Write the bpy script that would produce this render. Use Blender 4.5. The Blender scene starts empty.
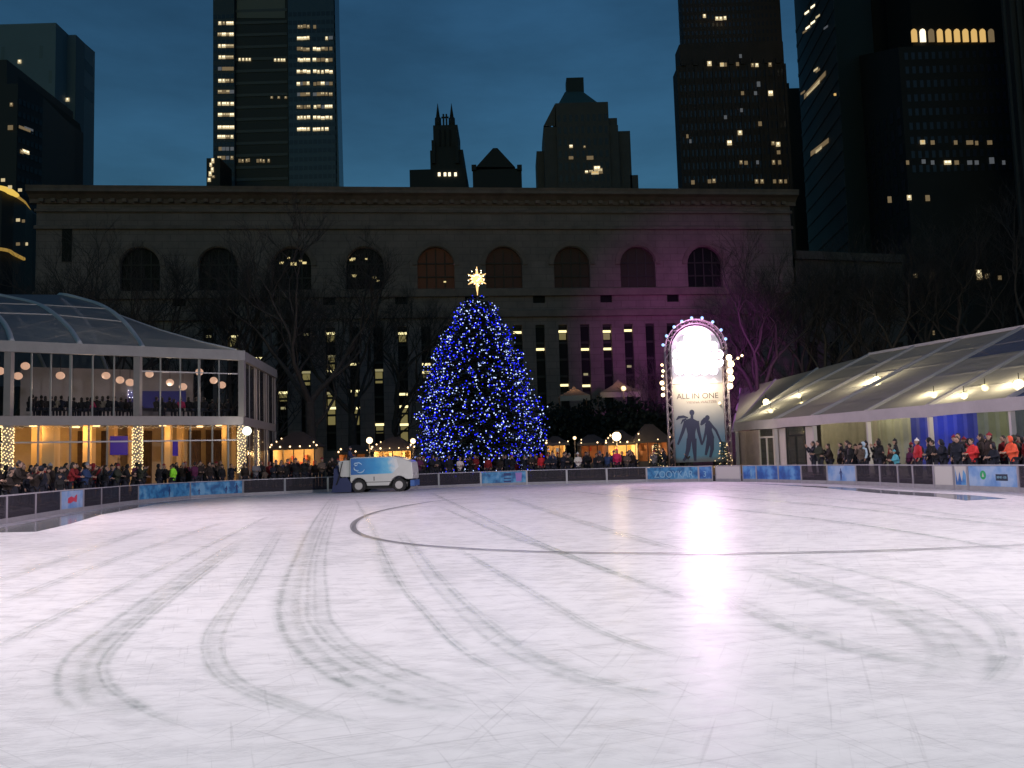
import bpy, bmesh, math, random
from mathutils import Vector, Matrix
from math import pi, sin, cos, radians as R
random.seed(7)
sc = bpy.context.scene
COL = sc.collection

# ------------------------------------------------------------------ camera
F = 890.0
CAMH = 1.65
cd = bpy.data.cameras.new('camera'); cam = bpy.data.objects.new('camera', cd); COL.objects.link(cam)
cd.sensor_width = 36; cd.lens = 36 * F / 1024; cd.clip_start = 0.1; cd.clip_end = 3000
MC = Matrix.Rotation(R(90 + 4.945), 4, 'X') @ Matrix.Rotation(R(-1.7), 4, 'Z')
cam.matrix_world = Matrix.Translation((0, 0, CAMH)) @ MC
sc.camera = cam

# ------------------------------------------------------------------ world
w = bpy.data.worlds.new('World'); sc.world = w; w.use_nodes = True
nt = w.node_tree
sky = nt.nodes.new('ShaderNodeTexSky'); sky.sky_type = 'NISHITA'; sky.sun_disc = False
sky.sun_elevation = R(2.5); sky.sun_rotation = R(190); sky.air_density = 1.0; sky.dust_density = 0.5
tint = nt.nodes.new('ShaderNodeMix'); tint.data_type = 'RGBA'; tint.blend_type = 'MULTIPLY'; tint.inputs[0].default_value = 1
tint.inputs[7].default_value = (0.20, 0.50, 0.88, 1)
tc = nt.nodes.new('ShaderNodeTexCoord'); nz = nt.nodes.new('ShaderNodeTexNoise')
mp = nt.nodes.new('ShaderNodeMapping'); mp.inputs['Scale'].default_value = (1, 1, 3.5)
nz.inputs['Scale'].default_value = 3.2; nz.inputs['Detail'].default_value = 7; nz.inputs['Roughness'].default_value = 0.6
mr = nt.nodes.new('ShaderNodeMapRange'); mr.inputs[1].default_value = 0.3; mr.inputs[2].default_value = 0.7
mr.inputs[3].default_value = 0.78; mr.inputs[4].default_value = 1.2
m2 = nt.nodes.new('ShaderNodeMix'); m2.data_type = 'RGBA'; m2.blend_type = 'MULTIPLY'; m2.inputs[0].default_value = 1
L = nt.links.new
L(sky.outputs[0], tint.inputs[6]); L(tc.outputs['Generated'], mp.inputs[0]); L(mp.outputs[0], nz.inputs['Vector'])
L(nz.outputs[0], mr.inputs[0]); L(tint.outputs[2], m2.inputs[6]); L(mr.outputs[0], m2.inputs[7])
L(m2.outputs[2], nt.nodes['Background'].inputs[0]); nt.nodes['Background'].inputs[1].default_value = 0.13

sc.view_settings.view_transform = 'Standard'; sc.view_settings.look = 'None'
sc.view_settings.exposure = 0; sc.view_settings.gamma = 1
sc.render.engine = 'CYCLES'
cy = sc.cycles
cy.use_denoising = True; cy.max_bounces = 6; cy.diffuse_bounces = 2; cy.glossy_bounces = 3
cy.transparent_max_bounces = 64; cy.sample_clamp_indirect = 3; cy.sample_clamp_direct = 0
cy.use_light_tree = True; cy.caustics_reflective = False; cy.caustics_refractive = False


def spot(name, loc, target, power, col, size=R(100), radius=0.6, blend=0.6):
    l = bpy.data.lights.new(name, 'SPOT'); l.energy = power; l.color = col; l.spot_size = size
    l.spot_blend = blend; l.shadow_soft_size = radius
    o = bpy.data.objects.new(name, l); COL.objects.link(o); o.location = loc
    o.rotation_euler = (Vector(target) - Vector(loc)).to_track_quat('-Z', 'Y').to_euler()
    return o


def point(name, loc, power, col, radius=0.1):
    l = bpy.data.lights.new(name, 'POINT'); l.energy = power; l.color = col; l.shadow_soft_size = radius
    o = bpy.data.objects.new(name, l); COL.objects.link(o); o.location = loc
    return o


def area(name, loc, target, power, col, sx, sy):
    l = bpy.data.lights.new(name, 'AREA'); l.energy = power; l.color = col; l.shape = 'RECTANGLE'; l.size = sx; l.size_y = sy
    o = bpy.data.objects.new(name, l); COL.objects.link(o); o.location = loc
    o.rotation_euler = (Vector(target) - Vector(loc)).to_track_quat('-Z', 'Y').to_euler()
    return o


# rink floodlights on the masts that stand out of the frame (their masts are built further down)
FLOODS = [((-25, 3, 12.5), (-5, 19, 0), 41000, (1.0, .88, .95)), ((25, 3, 12.5), (6, 19, 0), 41000, (1.0, .90, .95)),
          ((-27, 30, 13), (-3, 36, 0), 17000, (1.0, .82, .92)), ((33, 27, 15), (3, 38, 0), 17000, (1.0, .80, .96)),
          ((0, -9, 11), (0, 8, 0), 6500, (.93, 1.0, .96))]
for k_, (p_, t_, e_, c_) in enumerate(FLOODS):
    spot('rink_floodlight_beam', p_, t_, e_, c_, R(84), .6, 1.0)


# ------------------------------------------------------------------ pixel helpers (photograph pixel -> world point)
def ray(px, py):
    return (MC.to_3x3() @ Vector(((px - 512) / F, -(py - 384) / F, -1))).normalized()


def W(px, py, Y):
    d = ray(px, py); t = Y / d.y
    return Vector((d.x * t, Y, CAMH + d.z * t))


def G(px, py, z=0.0):
    d = ray(px, py); t = (z - CAMH) / d.z
    return Vector((d.x * t, d.y * t, z))


def onplane(px, py, A, B):
    """point where the pixel's ray meets the vertical plane through A and B"""
    d = ray(px, py); ux, uy = B[0] - A[0], B[1] - A[1]
    # t*d = A + s*u  (xy)
    det = d.x * (-uy) - d.y * (-ux)
    t = (A[0] * (-uy) - A[1] * (-ux)) / det
    return Vector((d.x * t, d.y * t, CAMH + d.z * t))


# ------------------------------------------------------------------ materials
MATS = {}


def mat(name, col, rough=0.7, metal=0.0, var=0.0, vscale=3.0, emit=None, estr=0.0, bump=0.0, objcol=False, spec=None):
    if name in MATS: return MATS[name]
    m = bpy.data.materials.new(name); m.use_nodes = True; MATS[name] = m
    t = m.node_tree; b = t.nodes['Principled BSDF']
    b.inputs['Base Color'].default_value = (*col, 1); b.inputs['Roughness'].default_value = rough; b.inputs['Metallic'].default_value = metal
    if spec is not None: b.inputs['Specular IOR Level'].default_value = spec
    if emit: b.inputs['Emission Color'].default_value = (*emit, 1); b.inputs['Emission Strength'].default_value = estr
    src = None
    if objcol:
        oi = t.nodes.new('ShaderNodeObjectInfo'); src = oi.outputs['Color']; t.links.new(src, b.inputs['Base Color'])
    if var > 0 or bump > 0:
        c = t.nodes.new('ShaderNodeTexCoord'); n = t.nodes.new('ShaderNodeTexNoise')
        n.inputs['Scale'].default_value = vscale; n.inputs['Detail'].default_value = 6; n.inputs['Roughness'].default_value = .65
        t.links.new(c.outputs['Object'], n.inputs['Vector'])
        if var > 0:
            r = t.nodes.new('ShaderNodeMapRange'); r.inputs[1].default_value = .25; r.inputs[2].default_value = .75
            r.inputs[3].default_value = 1 - var; r.inputs[4].default_value = 1 + var
            t.links.new(n.outputs[0], r.inputs[0])
            x = t.nodes.new('ShaderNodeMix'); x.data_type = 'RGBA'; x.blend_type = 'MULTIPLY'; x.inputs[0].default_value = 1
            x.inputs[6].default_value = (*col, 1)
            if src: t.links.new(src, x.inputs[6])
            t.links.new(r.outputs[0], x.inputs[7]); t.links.new(x.outputs[2], b.inputs['Base Color'])
        if bump > 0:
            bp = t.nodes.new('ShaderNodeBump'); bp.inputs['Strength'].default_value = bump; bp.inputs['Distance'].default_value = .05
            t.links.new(n.outputs[0], bp.inputs['Height']); t.links.new(bp.outputs[0], b.inputs['Normal'])
    return m


def glow(name, col, s):
    """a thing that gives off light"""
    return mat(name, (.1, .1, .1), .6, emit=col, estr=s)


def glass(name, col, transp=.8, rough=.05, diff=(.5, .5, .5)):
    """thin sheet: part see-through, part glossy/diffuse"""
    if name in MATS: return MATS[name]
    m = bpy.data.materials.new(name); m.use_nodes = True; MATS[name] = m
    t = m.node_tree; b = t.nodes['Principled BSDF']; b.inputs['Base Color'].default_value = (*diff, 1); b.inputs['Roughness'].default_value = rough
    b.inputs['Specular IOR Level'].default_value = .15
    tr = t.nodes.new('ShaderNodeBsdfTransparent'); tr.inputs[0].default_value = (*col, 1)
    mx = t.nodes.new('ShaderNodeMixShader'); mx.inputs[0].default_value = 1 - transp
    t.links.new(tr.outputs[0], mx.inputs[1]); t.links.new(b.outputs[0], mx.inputs[2])
    t.links.new(mx.outputs[0], t.nodes['Material Output'].inputs[0])
    return m


def vinyl(name, col, transp=.2, transl=.5):
    """tent skin: lets diffuse light through"""
    if name in MATS: return MATS[name]
    m = bpy.data.materials.new(name); m.use_nodes = True; MATS[name] = m
    t = m.node_tree; b = t.nodes['Principled BSDF']; b.inputs['Base Color'].default_value = (*col, 1); b.inputs['Roughness'].default_value = .45
    tl = t.nodes.new('ShaderNodeBsdfTranslucent'); tl.inputs[0].default_value = (*col, 1)
    tr = t.nodes.new('ShaderNodeBsdfTransparent')
    c = t.nodes.new('ShaderNodeTexCoord'); n = t.nodes.new('ShaderNodeTexNoise'); n.inputs['Scale'].default_value = 1.3; n.inputs['Detail'].default_value = 5
    bp = t.nodes.new('ShaderNodeBump'); bp.inputs['Strength'].default_value = .9; bp.inputs['Distance'].default_value = .25
    t.links.new(c.outputs['Object'], n.inputs['Vector']); t.links.new(n.outputs[0], bp.inputs['Height']); t.links.new(bp.outputs[0], b.inputs['Normal'])
    a = t.nodes.new('ShaderNodeMixShader'); a.inputs[0].default_value = transl
    t.links.new(b.outputs[0], a.inputs[1]); t.links.new(tl.outputs[0], a.inputs[2])
    q = t.nodes.new('ShaderNodeMixShader'); q.inputs[0].default_value = transp
    t.links.new(a.outputs[0], q.inputs[1]); t.links.new(tr.outputs[0], q.inputs[2])
    t.links.new(q.outputs[0], t.nodes['Material Output'].inputs[0])
    return m


# ------------------------------------------------------------------ mesh builder
class MB:
    def __init__(s): s.v = []; s.f = []; s.sm = []

    def poly(s, pts, smooth=False):
        n = len(s.v); s.v += [tuple(p) for p in pts]; s.f.append(tuple(range(n, n + len(pts)))); s.sm.append(smooth); return s

    def box(s, c, d, rz=0, M=None):
        x, y, z = d[0] / 2, d[1] / 2, d[2] / 2
        pts = [Vector((i, j, k)) for i in (-x, x) for j in (-y, y) for k in (-z, z)]
        if rz: pts = [Matrix.Rotation(rz, 3, 'Z') @ p for p in pts]
        if M is not None: pts = [M @ p for p in pts]
        n = len(s.v); s.v += [tuple(p + Vector(c)) for p in pts]
        for q in ((0, 1, 3, 2), (4, 6, 7, 5), (0, 4, 5, 1), (2, 3, 7, 6), (0, 2, 6, 4), (1, 5, 7, 3)):
            s.f.append(tuple(n + i for i in q)); s.sm.append(False)
        return s

    def bar(s, a, b, wd, ht=None, up=Vector((0, 0, 1))):
        a, b = Vector(a), Vector(b); ht = ht or wd; d = (b - a); l = d.length
        if l < 1e-6: return s
        d.normalize(); sd = d.cross(up)
        if sd.length < 1e-3: sd = Vector((1, 0, 0))
        sd.normalize(); u = sd.cross(d)
        n = len(s.v)
        for p in (a, b):
            for i, j in ((-1, -1), (1, -1), (1, 1), (-1, 1)):
                s.v.append(tuple(p + sd * i * wd / 2 + u * j * ht / 2))
        for q in ((0, 1, 2, 3), (7, 6, 5, 4), (0, 4, 5, 1), (1, 5, 6, 2), (2, 6, 7, 3), (3, 7, 4, 0)):
            s.f.append(tuple(n + i for i in q)); s.sm.append(False)
        return s

    def tube(s, pts, rad, k=6, cap=True):
        pts = [Vector(p) for p in pts]; rad = rad if isinstance(rad, (list, tuple)) else [rad] * len(pts)
        n = len(s.v)
        for i, p in enumerate(pts):
            d = (pts[min(i + 1, len(pts) - 1)] - pts[max(i - 1, 0)]).normalized()
            a = d.cross(Vector((0, 0, 1)));
            if a.length < .05: a = d.cross(Vector((1, 0, 0)))
            a.normalize(); b = d.cross(a)
            for j in range(k):
                t = 2 * pi * j / k; s.v.append(tuple(p + (a * cos(t) + b * sin(t)) * rad[i]))
        for i in range(len(pts) - 1):
            for j in range(k):
                s.f.append((n + i * k + j, n + i * k + (j + 1) % k, n + (i + 1) * k + (j + 1) % k, n + (i + 1) * k + j)); s.sm.append(True)
        if cap:
            s.f.append(tuple(n + j for j in range(k))[::-1]); s.f.append(tuple(n + (len(pts) - 1) * k + j for j in range(k))); s.sm += [False, False]
        return s

    def ball(s, c, r, seg=8, rings=5, sz=(1, 1, 1)):
        n = len(s.v); c = Vector(c)
        s.v.append((c.x, c.y, c.z + r * sz[2]))
        for i in range(1, rings):
            ph = pi * i / rings
            for j in range(seg):
                th = 2 * pi * j / seg
                s.v.append((c.x + r * sz[0] * sin(ph) * cos(th), c.y + r * sz[1] * sin(ph) * sin(th), c.z + r * sz[2] * cos(ph)))
        s.v.append((c.x, c.y, c.z - r * sz[2])); last = len(s.v) - 1
        for j in range(seg):
            s.f.append((n, n + 1 + j, n + 1 + (j + 1) % seg)); s.sm.append(True)
            for i in range(rings - 2):
                a = n + 1 + i * seg; b = a + seg
                s.f.append((a + j, b + j, b + (j + 1) % seg, a + (j + 1) % seg)); s.sm.append(True)
            a = n + 1 + (rings - 2) * seg
            s.f.append((a + j, last, a + (j + 1) % seg)); s.sm.append(True)
        return s

    def prism(s, prof, axis_o, ax, ay, az, depth):
        """2-D profile (list of (a,b)) at origin axis_o spanned by ax, ay; extruded along az by depth"""
        o = Vector(axis_o); ax, ay, az = Vector(ax), Vector(ay), Vector(az)
        n = len(prof); base = len(s.v)
        for k in (0, depth):
            for a, b in prof: s.v.append(tuple(o + ax * a + ay * b + az * k))
        s.f.append(tuple(range(base, base + n))[::-1]); s.f.append(tuple(range(base + n, base + 2 * n))); s.sm += [False, False]
        for i in range(n):
            j = (i + 1) % n; s.f.append((base + i, base + j, base + n + j, base + n + i)); s.sm.append(False)
        return s

    def build(s, name, m, parent=None, loc=None, kind=None):
        me = bpy.data.meshes.new(name); me.from_pydata(s.v, [], s.f); me.materials.append(m)
        me.polygons.foreach_set('use_smooth', s.sm); me.update()
        if loc is not None: me.transform(Matrix.Translation(-Vector(loc)))
        o = bpy.data.objects.new(name, me); COL.objects.link(o)
        if loc is not None: o.location = loc
        if parent is not None:
            o.parent = parent
            pw = Vector(parent.get('_w', parent.location)) if parent.parent else parent.location
            if loc is None: o.location = (0, 0, 0)
        if kind: o['kind'] = kind
        return o


def tag(o, label=None, cat=None, group=None):
    if label: o['label'] = label
    if cat: o['category'] = cat
    if group: o['group'] = group
    return o


def thing(name, label, cat, group=None, loc=(0, 0, 0)):
    o = bpy.data.objects.new(name, None); o.empty_display_size = .3; COL.objects.link(o); o.location = loc
    return tag(o, label, cat, group)


def parts_origin(root, loc):
    """move an Empty whose parts were built in world space to its base"""
    loc = Vector(loc); root.location = loc
    for c in root.children: c.location = Vector(c.location) - loc


def copy_tree(o, parent=None):
    c = o.copy(); COL.objects.link(c)
    if parent is not None: c.parent = parent
    for ch in KIDS.get(o.name, []):
        n = copy_tree(ch, c); KIDS.setdefault(c.name, []).append(n)
    return c


KIDS = {}


def reg(root):
    """remember a prototype's children, so that copying does not search the whole scene"""
    KIDS[root.name] = [o for o in bpy.data.objects if o.parent == root]
    for k in KIDS[root.name]: reg(k)


def lettering(text, size, M, m, parent, name='lettering', align='CENTER', ext=.004):
    c = bpy.data.curves.new(name, 'FONT'); c.body = text; c.size = size; c.extrude = ext; c.align_x = align; c.align_y = 'CENTER'
    c.materials.append(m)
    o = bpy.data.objects.new(name, c); COL.objects.link(o); bpy.context.view_layer.update()
    me = bpy.data.meshes.new_from_object(o.evaluated_get(bpy.context.evaluated_depsgraph_get()))
    bpy.data.objects.remove(o); o = bpy.data.objects.new(name, me); COL.objects.link(o)
    o.parent = parent; o.matrix_basis = Matrix.Translation(-Vector(parent.location)) @ M
    return o


def frame_matrix(o, ax, up):
    """text frame: x along ax, y along up, at o"""
    ax = Vector(ax).normalized(); up = Vector(up).normalized(); n = ax.cross(up)
    M = Matrix((ax, up, n)).transposed().to_4x4(); M.translation = Vector(o)
    return M


def catmull(pts, n=8):
    out = []; P = [pts[0]] + list(pts) + [pts[-1]]
    for i in range(1, len(P) - 2):
        for k in range(n):
            t = k / n; a, b, c, d = P[i - 1], P[i], P[i + 1], P[i + 2]
            out.append(.5 * ((2 * b) + (-a + c) * t + (2 * a - 5 * b + 4 * c - d) * t * t + (-a + 3 * b - 3 * c + d) * t ** 3))
    out.append(P[-2]); return out


# ------------------------------------------------------------------ rink and ground
# foot of the rink barrier in the photograph
FOOT = [(-60, 534), (0, 524.6), (60, 514), (83, 511), (130, 504), (185, 499), (243, 495.8), (330, 492), (415, 489), (470, 486.5), (527, 484.8),
        (560, 484), (640, 482), (713, 481.5), (760, 482), (800, 483.2), (857, 485), (880, 486), (935, 489), (969, 490.3), (1020, 492.5), (1070, 496)]


def foot_y(px):
    for (a, ya), (b, yb) in zip(FOOT, FOOT[1:]):
        if a <= px <= b:
            return ya + (yb - ya) * (px - a) / (b - a)
    return FOOT[0][1] if px < FOOT[0][0] else FOOT[-1][1]


def foot(px): return G(px, foot_y(px))


far = [foot(p) for p, _ in FOOT]
near_r = [Vector((19.6, 22, 0)), Vector((20, 12, 0)), Vector((19.5, 3, 0)), Vector((15, -3.2, 0))]
near_l = [Vector((-15, -3.2, 0)), Vector((-18.5, 3, 0)), Vector((-19, 12, 0)), Vector((-17.8, 22, 0))]
oval = catmull(near_l + far + near_r, 5)
GZ = .34
# rink floor: one polygon fan
mb = MB(); ctr = Vector((0, 25, 0)); mb.v = [tuple(ctr)] + [tuple(p + (p - ctr).normalized() * .5) for p in oval]; n = len(oval)
for i in range(n):
    mb.f.append((0, 1 + i, 1 + (i + 1) % n)); mb.sm.append(False)


def ice_mat():
    m = bpy.data.materials.new('resurfaced_ice'); m.use_nodes = True; t = m.node_tree; b = t.nodes['Principled BSDF']
    c = t.nodes.new('ShaderNodeTexCoord')

    def noise(scale, det, sc3=(1, 1, 1), rough=.6):
        mp = t.nodes.new('ShaderNodeMapping'); mp.inputs['Scale'].default_value = sc3; t.links.new(c.outputs['Object'], mp.inputs[0])
        n = t.nodes.new('ShaderNodeTexNoise'); n.inputs['Scale'].default_value = scale; n.inputs['Detail'].default_value = det; n.inputs['Roughness'].default_value = rough
        t.links.new(mp.outputs[0], n.inputs['Vector']); return n.outputs[0]
    n1 = noise(.22, 6); n2 = noise(4, 8, (1, 1.8, 1), .62); n3 = noise(42, 3)
    r1 = t.nodes.new('ShaderNodeMapRange'); r1.inputs[1].default_value = .3; r1.inputs[2].default_value = .7; r1.inputs[3].default_value = .93; r1.inputs[4].default_value = 1.0
    t.links.new(n1, r1.inputs[0])
    r2 = t.nodes.new('ShaderNodeMapRange'); r2.inputs[1].default_value = .3; r2.inputs[2].default_value = .7; r2.inputs[3].default_value = .93; r2.inputs[4].default_value = 1.03
    t.links.new(n2, r2.inputs[0])
    mu = t.nodes.new('ShaderNodeMath'); mu.operation = 'MULTIPLY'; t.links.new(r1.outputs[0], mu.inputs[0]); t.links.new(r2.outputs[0], mu.inputs[1])
    # fine blade scratches in several directions, and snow flecks
    for ang, sc_, lo, hi in ((.35, (1.1, 55, 1), .60, .68), (-.7, (1.3, 70, 1), .62, .70), (1.25, (1.0, 48, 1), .62, .70), (1.9, (1.4, 60, 1), .63, .70)):
        mp = t.nodes.new('ShaderNodeMapping'); mp.vector_type = 'TEXTURE'; mp.inputs['Rotation'].default_value = (0, 0, ang); mp.inputs['Scale'].default_value = (1 / sc_[0], 1 / sc_[1], 1); t.links.new(c.outputs['Object'], mp.inputs[0])
        nn_ = t.nodes.new('ShaderNodeTexNoise'); nn_.inputs['Scale'].default_value = .45; nn_.inputs['Detail'].default_value = 3; t.links.new(mp.outputs[0], nn_.inputs['Vector'])
        q_ = t.nodes.new('ShaderNodeMapRange'); q_.inputs[1].default_value = lo; q_.inputs[2].default_value = hi; q_.inputs[3].default_value = 1; q_.inputs[4].default_value = .86; t.links.new(nn_.outputs[0], q_.inputs[0])
        m9 = t.nodes.new('ShaderNodeMath'); m9.operation = 'MULTIPLY'; t.links.new(mu.outputs[0], m9.inputs[0]); t.links.new(q_.outputs[0], m9.inputs[1]); mu = m9
    x = t.nodes.new('ShaderNodeMix'); x.data_type = 'RGBA'; x.blend_type = 'MULTIPLY'; x.inputs[0].default_value = 1; x.inputs[6].default_value = (.86, .84, .85, 1)
    t.links.new(mu.outputs[0], x.inputs[7]); t.links.new(x.outputs[2], b.inputs['Base Color'])
    rr = t.nodes.new('ShaderNodeMapRange'); rr.inputs[1].default_value = .3; rr.inputs[2].default_value = .7; rr.inputs[3].default_value = .3; rr.inputs[4].default_value = .45
    t.links.new(n2, rr.inputs[0]); t.links.new(rr.outputs[0], b.inputs['Roughness'])
    n4 = noise(2.0, 5, (1, 1.5, 1), .55)
    ad0 = t.nodes.new('ShaderNodeMath'); ad0.operation = 'MULTIPLY_ADD'; t.links.new(n4, ad0.inputs[0]); ad0.inputs[1].default_value = 3.0; t.links.new(n2, ad0.inputs[2])
    ad = t.nodes.new('ShaderNodeMath'); ad.operation = 'MULTIPLY_ADD'; t.links.new(n3, ad.inputs[0]); ad.inputs[1].default_value = .12; t.links.new(ad0.outputs[0], ad.inputs[2])
    bp = t.nodes.new('ShaderNodeBump'); bp.inputs['Strength'].default_value = 1.0; bp.inputs['Distance'].default_value = .13
    t.links.new(ad.outputs[0], bp.inputs['Height']); t.links.new(bp.outputs[0], b.inputs['Coat Normal'])
    b2 = t.nodes.new('ShaderNodeBump'); b2.inputs['Strength'].default_value = .07; b2.inputs['Distance'].default_value = .02
    t.links.new(ad.outputs[0], b2.inputs['Height']); t.links.new(b2.outputs[0], b.inputs['Normal'])
    n5 = noise(2.6, 7, (1, 1.6, 1), .62); n6 = noise(.5, 3)
    a6 = t.nodes.new('ShaderNodeMath'); a6.operation = 'MULTIPLY_ADD'; t.links.new(n6, a6.inputs[0]); a6.inputs[1].default_value = .5; t.links.new(n5, a6.inputs[2])
    cw = t.nodes.new('ShaderNodeMapRange'); cw.inputs[1].default_value = .70; cw.inputs[2].default_value = .84; cw.inputs[3].default_value = .015; cw.inputs[4].default_value = .42
    t.links.new(a6.outputs[0], cw.inputs[0]); t.links.new(cw.outputs[0], b.inputs['Coat Weight'])
    b.inputs['Coat Roughness'].default_value = .07; b.inputs['Coat IOR'].default_value = 1.31
    b.inputs['Specular IOR Level'].default_value = .05
    b.inputs['IOR'].default_value = 1.22
    return m


mb.build('ice_rink', ice_mat(), kind='structure')

# raised plaza round the rink, one sheet to the horizon
M_PLAZA = mat('plaza_stone', (.10, .09, .085), .8, var=.35, vscale=.8, bump=.3)
mb = MB()
for i in range(n):
    q_ = oval[i] + (oval[i] - ctr).normalized() * .32; mb.v.append((q_.x, q_.y, 0))
for i in range(n): q_ = oval[i] + (oval[i] - ctr).normalized() * .32; mb.v.append((q_.x, q_.y, GZ))
for i in range(n):
    d = (oval[i] - ctr).normalized(); p = ctr + d * 800; mb.v.append((p.x, p.y, GZ))
for i in range(n):
    j = (i + 1) % n
    mb.f.append((i, j, n + j, n + i)); mb.f.append((n + i, n + j, 2 * n + j, 2 * n + i)); mb.sm += [False, False]
mb.build('plaza_ground', M_PLAZA, kind='structure')


# marks on the ice: resurfacer tracks, painted line, wet margin
def mark_mat(name, col, rough, soft=True, cover=.7, scale=(6, 30)):
    m = bpy.data.materials.new(name); m.use_nodes = True; t = m.node_tree; b = t.nodes['Principled BSDF']
    b.inputs['Base Color'].default_value = (*col, 1); b.inputs['Roughness'].default_value = rough; b.inputs['IOR'].default_value = 1.31
    uv = t.nodes.new('ShaderNodeUVMap'); sp = t.nodes.new('ShaderNodeSeparateXYZ'); t.links.new(uv.outputs[0], sp.inputs[0])
    # profile across the ribbon: 1 in the middle, 0 at the edges
    a = t.nodes.new('ShaderNodeMath'); a.operation = 'SUBTRACT'; a.inputs[1].default_value = .5; t.links.new(sp.outputs[0], a.inputs[0])
    a2 = t.nodes.new('ShaderNodeMath'); a2.operation = 'ABSOLUTE'; t.links.new(a.outputs[0], a2.inputs[0])
    r = t.nodes.new('ShaderNodeMapRange'); r.inputs[1].default_value = .5; r.inputs[2].default_value = .05 if soft else .42; r.inputs[3].default_value = 0; r.inputs[4].default_value = 1
    t.links.new(a2.outputs[0], r.inputs[0])
    e = t.nodes.new('ShaderNodeMath'); e.operation = 'SUBTRACT'; e.inputs[0].default_value = 1  # fade at ends using y in 0..1 packed in z? kept simple
    c = t.nodes.new('ShaderNodeTexCoord'); nz = t.nodes.new('ShaderNodeTexNoise'); nz.inputs['Scale'].default_value = 3.2; nz.inputs['Detail'].default_value = 8; nz.inputs['Roughness'].default_value = .75
    t.links.new(c.outputs['Object'], nz.inputs['Vector'])
    nr = t.nodes.new('ShaderNodeMapRange'); nr.inputs[1].default_value = .38; nr.inputs[2].default_value = .66; nr.inputs[3].default_value = .12 if soft else .75; nr.inputs[4].default_value = 1
    t.links.new(nz.outputs[0], nr.inputs[0])
    mu = t.nodes.new('ShaderNodeMath'); mu.operation = 'MULTIPLY'; t.links.new(r.outputs[0], mu.inputs[0]); t.links.new(nr.outputs[0], mu.inputs[1])
    m3 = t.nodes.new('ShaderNodeMath'); m3.operation = 'MULTIPLY'; t.links.new(mu.outputs[0], m3.inputs[0]); m3.inputs[1].default_value = cover
    # fade at both ends
    f1 = t.nodes.new('ShaderNodeMapRange'); f1.inputs[1].default_value = 0; f1.inputs[2].default_value = .12
    f2 = t.nodes.new('ShaderNodeMapRange'); f2.inputs[1].default_value = 1; f2.inputs[2].default_value = .8
    t.links.new(sp.outputs[1], f1.inputs[0]); t.links.new(sp.outputs[1], f2.inputs[0])
    m4 = t.nodes.new('ShaderNodeMath'); m4.operation = 'MULTIPLY'; t.links.new(m3.outputs[0], m4.inputs[0]); t.links.new(f1.outputs[0], m4.inputs[1])
    m5 = t.nodes.new('ShaderNodeMath'); m5.operation = 'MULTIPLY'; t.links.new(m4.outputs[0], m5.inputs[0]); t.links.new(f2.outputs[0], m5.inputs[1])
    tr = t.nodes.new('ShaderNodeBsdfTransparent'); mx = t.nodes.new('ShaderNodeMixShader')
    t.links.new(m5.outputs[0], mx.inputs[0]); t.links.new(tr.outputs[0], mx.inputs[1]); t.links.new(b.outputs[0], mx.inputs[2])
    t.links.new(mx.outputs[0], t.nodes['Material Output'].inputs[0])
    return m


def ribbons(name, lst, m, z0):
    vs, fs, uvs = [], [], []
    for q, (pts, wd) in enumerate(lst):
        P = catmull([G(*p) if len(p) == 2 else Vector(p) for p in pts], 10); z = z0 + q * .00015; b = len(vs); nP = len(P)
        for i, p in enumerate(P):
            d = (P[min(i + 1, nP - 1)] - P[max(i - 1, 0)]).normalized(); s_ = Vector((-d.y, d.x, 0))
            vs += [(p.x + s_.x * wd / 2, p.y + s_.y * wd / 2, z), (p.x - s_.x * wd / 2, p.y - s_.y * wd / 2, z)]
            uvs += [(0, i / (nP - 1)), (1, i / (nP - 1))]
        for i in range(nP - 1): fs.append((b + 2 * i, b + 2 * i + 1, b + 2 * i + 3, b + 2 * i + 2))
    me = bpy.data.meshes.new(name); me.from_pydata(vs, [], fs); me.materials.append(m)
    ul = me.uv_layers.new(name='UVMap')
    for lp in me.loops: ul.data[lp.index].uv = uvs[lp.vertex_index]
    o = bpy.data.objects.new(name, me); COL.objects.link(o); o['kind'] = 'structure'
    return o


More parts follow.
